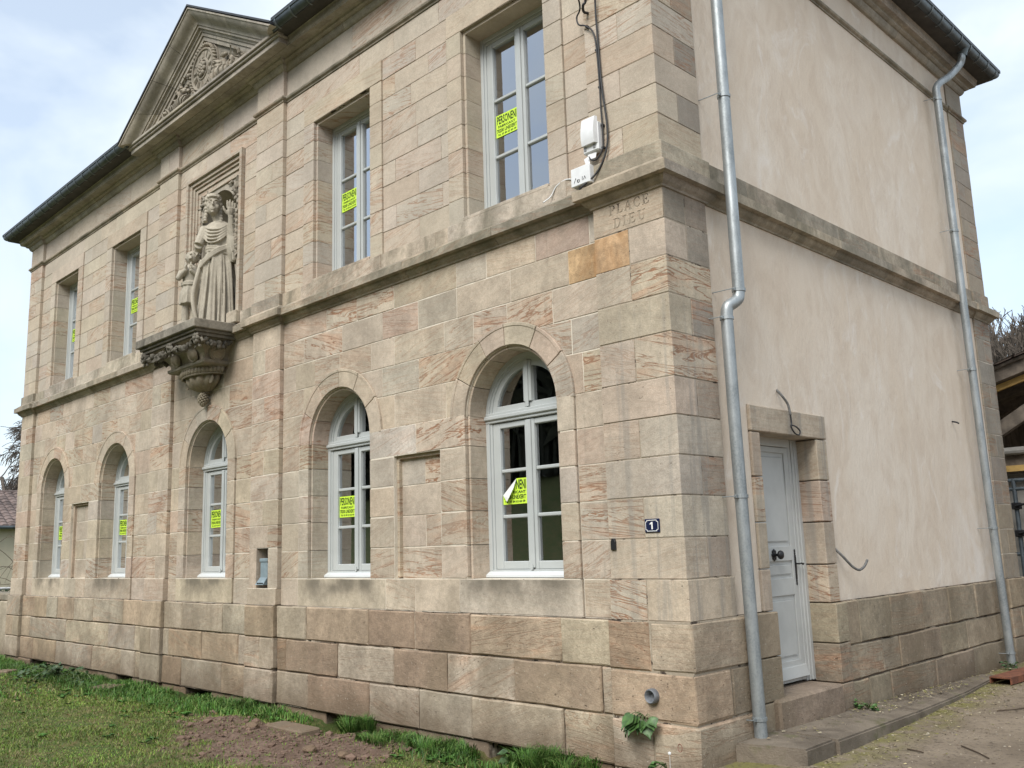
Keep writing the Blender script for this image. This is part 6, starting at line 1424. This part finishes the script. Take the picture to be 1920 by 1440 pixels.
# house
nh = empty('neighbour_house', (-41, 8, .5)); tag(nh, 'cream rendered house with a dark tiled roof beyond the left end', 'house')
M_cream = plain('cream_render', (.56, .49, .36), .9, nz=.06, nsc=1.5); M_tile = plain('brown_roof_tile', (.135, .10, .088), .8, nz=.45, nsc=2.2)
def hp_(mb, nm, mat):
    o = mb.build(nm, mat, None); o.parent = nh; o.location = (41, -8, -.5); return o
mb = MB(); mb.box(-45, -39, 1.5, 14, .3, 3.7); mb.add([(-45, 14, 3.7), (-39, 14, 3.7), (-42, 14, 5.05), (-45, 1.5, 3.7), (-39, 1.5, 3.7), (-42, 1.5, 5.05)], [(0, 2, 1), (3, 4, 5)]); hp_(mb, 'wall', M_cream)
mb = MB(); rows, tw = 12, .33
for i in range(rows):
    t0, t1 = i / rows, (i + 1) / rows; xa, za = -38.65 + (-42 + 38.65) * t0, 3.55 + (5.2 - 3.55) * t0; xb_, zb = -38.65 + (-42 + 38.65) * t1, 3.55 + (5.2 - 3.55) * t1
    ys = 1.2
    while ys < 14.2:
        for (ya, yb, za_, zb_) in ((ys, ys + tw * .3, .0, .055), (ys + tw * .3, ys + tw * .7, .055, .055), (ys + tw * .7, ys + tw, .055, .0)):
            mb.add([(xa, ya, za + za_ + .03), (xa, yb, za + zb_ + .03), (xb_, yb, zb + zb_), (xb_, ya, zb + za_)], [(0, 1, 2, 3)]); mb.add([(xa, ya, za - .02), (xa, yb, za - .02), (xa, yb, za + zb_ + .03), (xa, ya, za + za_ + .03)], [(0, 1, 2, 3)])
        ys += tw
hp_(mb, 'roof_tiles', M_tile)['kind'] = 'stuff'
mb = MB(); mb.add([(-38.65, 1.2, 3.5), (-38.65, 14.2, 3.5), (-42, 14.2, 5.16), (-42, 1.2, 5.16), (-45.3, 1.2, 3.5), (-45.3, 14.2, 3.5)], [(0, 1, 2, 3), (3, 2, 5, 4)]); hp_(mb, 'roof', M_tile)
mb = MB(); mb.tube([(-42, 1.2, 5.2), (-42, 14.2, 5.2)], .10, 8); hp_(mb, 'ridge_tiles', M_tile)
mb = MB(); mb.tube([(-38.58, 1.2, 3.5), (-38.58, 14.2, 3.5)], .07, 8); hp_(mb, 'gutter', M_zincdark)
mb = MB(); mb.box(-38.99, -38.95, 3.6, 4.6, 1.3, 2.6); f = hp_(mb, 'window', M_sillpaint)
M_hedge = plain('dark_hedge', (.025, .04, .018), .9, nz=.5, nsc=6)
mb = MB(); r = random.Random(5)
for k in range(2600):
    c = Vector((-23 + r.gauss(0, .28), r.uniform(-2, 6), r.uniform(.2, 1.35) )); d = Vector((r.gauss(0, 1), r.gauss(0, 1), r.gauss(0, 1))).normalized() * .07; e_ = d.orthogonal() * .6; mb.add([c - d, c + e_, c + d, c - e_], [(0, 1, 2, 3)])
hd = empty('clipped_hedge', (-23, 2, .2)); tag(hd, 'low dark hedge below the cream house at the far left', 'hedge'); o = mb.build('foliage', M_hedge, None); o.parent = hd; o.location = (23, -2, -.2); o['kind'] = 'stuff'
mb = MB(); mb.tube([(-19.6, -3, 1.44), (-19.6, 4, 1.44)], .035, 6); tag(mb.build('white_rail', M_white), 'thin white rail before the hedge at the far left edge', 'rail')

# ================================================================== RIGHT: open shed and trees behind the building
sh = empty('open_shed', (1, 10, .4)); tag(sh, 'open timber shed with a tiled roof behind the right end of the building', 'shed')
M_timber = plain('old_grey_timber', (.15, .125, .10), .85, nz=.35, nsc=7); M_newwood = plain('fresh_yellow_timber', (.46, .30, .10), .75, nz=.15, nsc=9); M_tile2 = plain('mossy_tile', (.10, .075, .06), .9, nz=.5, nsc=4); M_conc = plain('grey_rough_render', (.27, .26, .24), .9, nz=.2, nsc=5)
def sp2(mb, nm, mat, kind=None):
    o = mb.build(nm, mat, None); o.parent = sh; o.location = (-1, -10, -.4)
    if kind: o['kind'] = kind
    return o
EX, EZ, RGX, SLP = -1.55, 4.16, 2.2, .285
def rz_(x): return EZ + (x - EX) * SLP if x < RGX else EZ + (RGX - EX) * SLP - (x - RGX) * SLP
def slopebox(x0, x1, y0, y1, t0, t1, nm, mat):
    mb = MB(); v = [(x0, y0, rz_(x0) + t0), (x1, y0, rz_(x1) + t0), (x1, y1, rz_(x1) + t0), (x0, y1, rz_(x0) + t0), (x0, y0, rz_(x0) + t1), (x1, y0, rz_(x1) + t1), (x1, y1, rz_(x1) + t1), (x0, y1, rz_(x0) + t1)]
    mb.add(v, [(0, 3, 2, 1), (4, 5, 6, 7), (0, 1, 5, 4), (1, 2, 6, 5), (2, 3, 7, 6), (3, 0, 4, 7)]); return sp2(mb, nm, mat)
slopebox(EX - .3, RGX, 9.2, 16, -.015, .03, 'roof_boards', M_timber); slopebox(RGX, 5.9, 9.2, 16, -.015, .03, 'roof_boards', M_timber)
mb = MB(); r = random.Random(9)
for side in (0, 1):
    xs_ = [EX - .3 + k * .27 for k in range(15)] if side == 0 else [RGX + k * .27 for k in range(14)]
    for x in xs_:
        y = 9.12
        while y < 15.9:
            x2 = min(x + .31, RGX) if side == 0 else x + .31; dz = r.uniform(.035, .06); mb.add([(x, y + .004, rz_(x) + dz), (x2, y + .004, rz_(x2) + dz + (.02 if side == 0 else -.02)), (x2, y + .17, rz_(x2) + dz + .01), (x, y + .17, rz_(x) + dz)], [(0, 1, 2, 3)]); mb.add([(x, y + .004, rz_(x) + .03), (x2, y + .004, rz_(x2) + .03), (x2, y + .004, rz_(x2) + dz), (x, y + .004, rz_(x) + dz)], [(0, 1, 2, 3)]); y += .175
sp2(mb, 'roof_tiles', M_tile2, 'stuff')
slopebox(EX - .2, RGX, 9.26, 9.38, -.20, -.016, 'barge_board', M_timber); slopebox(EX - .1, RGX, 9.40, 9.46, -.31, -.215, 'new_rafter', M_newwood)
for y in (10.6, 11.8, 13.0, 14.2): slopebox(EX, RGX, y, y + .1, -.19, -.016, 'rafter', M_timber)
mb = MB()
v0, v1 = Vector((-1.05, 9.5, 3.30)), Vector((1.2, 9.5, 4.62))
d = (v1 - v0).normalized(); up = Vector((-d.z, 0, d.x)) * .10
q = [v0 - up, v1 - up, v1 + up, v0 + up]; mb.add([p + Vector((0, -.05, 0)) for p in q] + [p + Vector((0, .09, 0)) for p in q], [(0, 1, 2, 3), (7, 6, 5, 4), (0, 4, 5, 1), (3, 2, 6, 7)]); sp2(mb, 'brace', M_timber)
mb = MB(); mb.tube([(-1.3, 9.42, 3.20), (3.8, 9.42, 3.20)], .06, 10); sp2(mb, 'round_beam', M_conc)
mb = MB(); mb.box(-1.4, 5.6, 9.5, 9.7, 2.98, 3.13); sp2(mb, 'tie_beam', M_timber)
mb = MB(); mb.box(-1.4, 3.5, 9.44, 9.50, 2.895, 2.985); sp2(mb, 'new_plank', M_newwood)
mb = MB(); mb.box(-1.6, -1.35, 9.4, 16, .2, 4.2); mb.box(-1.6, 5.8, 15.8, 16, .2, 5.3); mb.box(5.6, 5.8, 9.4, 16, .2, 4.2); sp2(mb, 'wall', M_timber)
mb = MB(); mb.box(-1.3, -.35, 9.75, 9.95, .2, 2.88); sp2(mb, 'rendered_wall', M_conc)
for x in (1.6, 4.2): mb = MB(); mb.box(x, x + .2, 9.5, 9.7, .2, 3.0); sp2(mb, 'post', M_timber)
gt = empty('metal_gate', (-.3, 9.2, .42)); tag(gt, 'dark grey metal gate leaning inside the shed opening at the right edge', 'gate'); M_gate = plain('blue_grey_steel', (.09, .11, .125), .5, metal=.4, nz=.2, nsc=12)
mb = MB()
for x in (-.14, .12, 1.3): mb.tube([(x, 0, .05), (x, 0, 2.35)], .032, 8)
for z in (.25, 1.25, 2.2, 2.33): mb.tube([(-.4, 0, z), (1.5, 0, z)], .028, 8)
mb.build('frame', M_gate, gt)
for z in (1.55, 1.95): mb = MB(); mb.box(-.19, -.07, -.07, .02, z - .05, z + .05, bev=.01); mb.tube([(-.13, -.07, z), (.0, -.12, z + .02)], .018, 8); mb.build('clamp', M_black, gt)
tl = ['tall bare tree rising above the shed roof at the right edge', 'bare tree close behind the right corner of the building', 'slender bare tree farther right behind the shed', 'bushy bare tree low behind the shed roof']
for i, (x, y, h, s) in enumerate([(-4.2, 24, 11.0, 21), (-5.4, 27, 11.5, 22), (-1.5, 25, 11.5, 25), (-3.3, 21, 8.0, 28)]):
    bare_tree('bare_tree', (x, y, .5), h, s, tl[i], spread=.5, levels=6, nb=(3, 4), thick=.014, first=.26, rmin=.011)
mb = MB(); r = random.Random(31)
for k in range(900):
    x, y = r.uniform(-9, 6), r.uniform(19, 30); h = r.uniform(2.5, 7.0); a, b = r.gauss(0, .5), r.gauss(0, .5); mb.tube([(x, y, .3), (x + a * .4, y + b * .4, h * .55), (x + a * 1.2, y + b * 1.2, h)], [.03, .018, .004], 3, caps=False)
    for q in range(5):
        t = r.uniform(.4, 1); p = Vector((x + a * 1.2 * t, y + b * 1.2 * t, h * t)); mb.tube([p, p + Vector((r.gauss(0, .35), r.gauss(0, .35), r.uniform(.2, .8)))], [.008, .003], 3, caps=False)
tag(mb.build('thicket', M_bark), kind='stuff')
# wooded slope behind the camera: what the lower panes mirror
M_wood = plain('winter_wood', (.055, .055, .038), .95, nz=.5, nsc=.6)
mb = MB(); r = random.Random(77)
for k in range(2600):
    x = r.uniform(-75, 45); y = -38 - abs(r.gauss(0, 9)); z = float(gz(x, y)); h = r.uniform(4, 11); a, b = r.gauss(0, 1), r.gauss(0, 1)
    mb.tube([(x, y, z - .3), (x + a * .3, y + b * .3, z + h * .6), (x + a, y + b, z + h)], [.16, .10, .02], 4, caps=False)
    for q in range(6):
        t = r.uniform(.3, 1); p = Vector((x + a * t * .8, y + b * t * .8, z + h * t)); d = Vector((r.gauss(0, 1), r.gauss(0, 1), r.uniform(.2, 1.6))); e_ = d.orthogonal().normalized() * .35; mb.add([p, p + d * .9 + e_, p + d * 1.8, p + d * .9 - e_], [(0, 1, 2, 3)])
tag(mb.build('woodland', M_wood), kind='stuff')
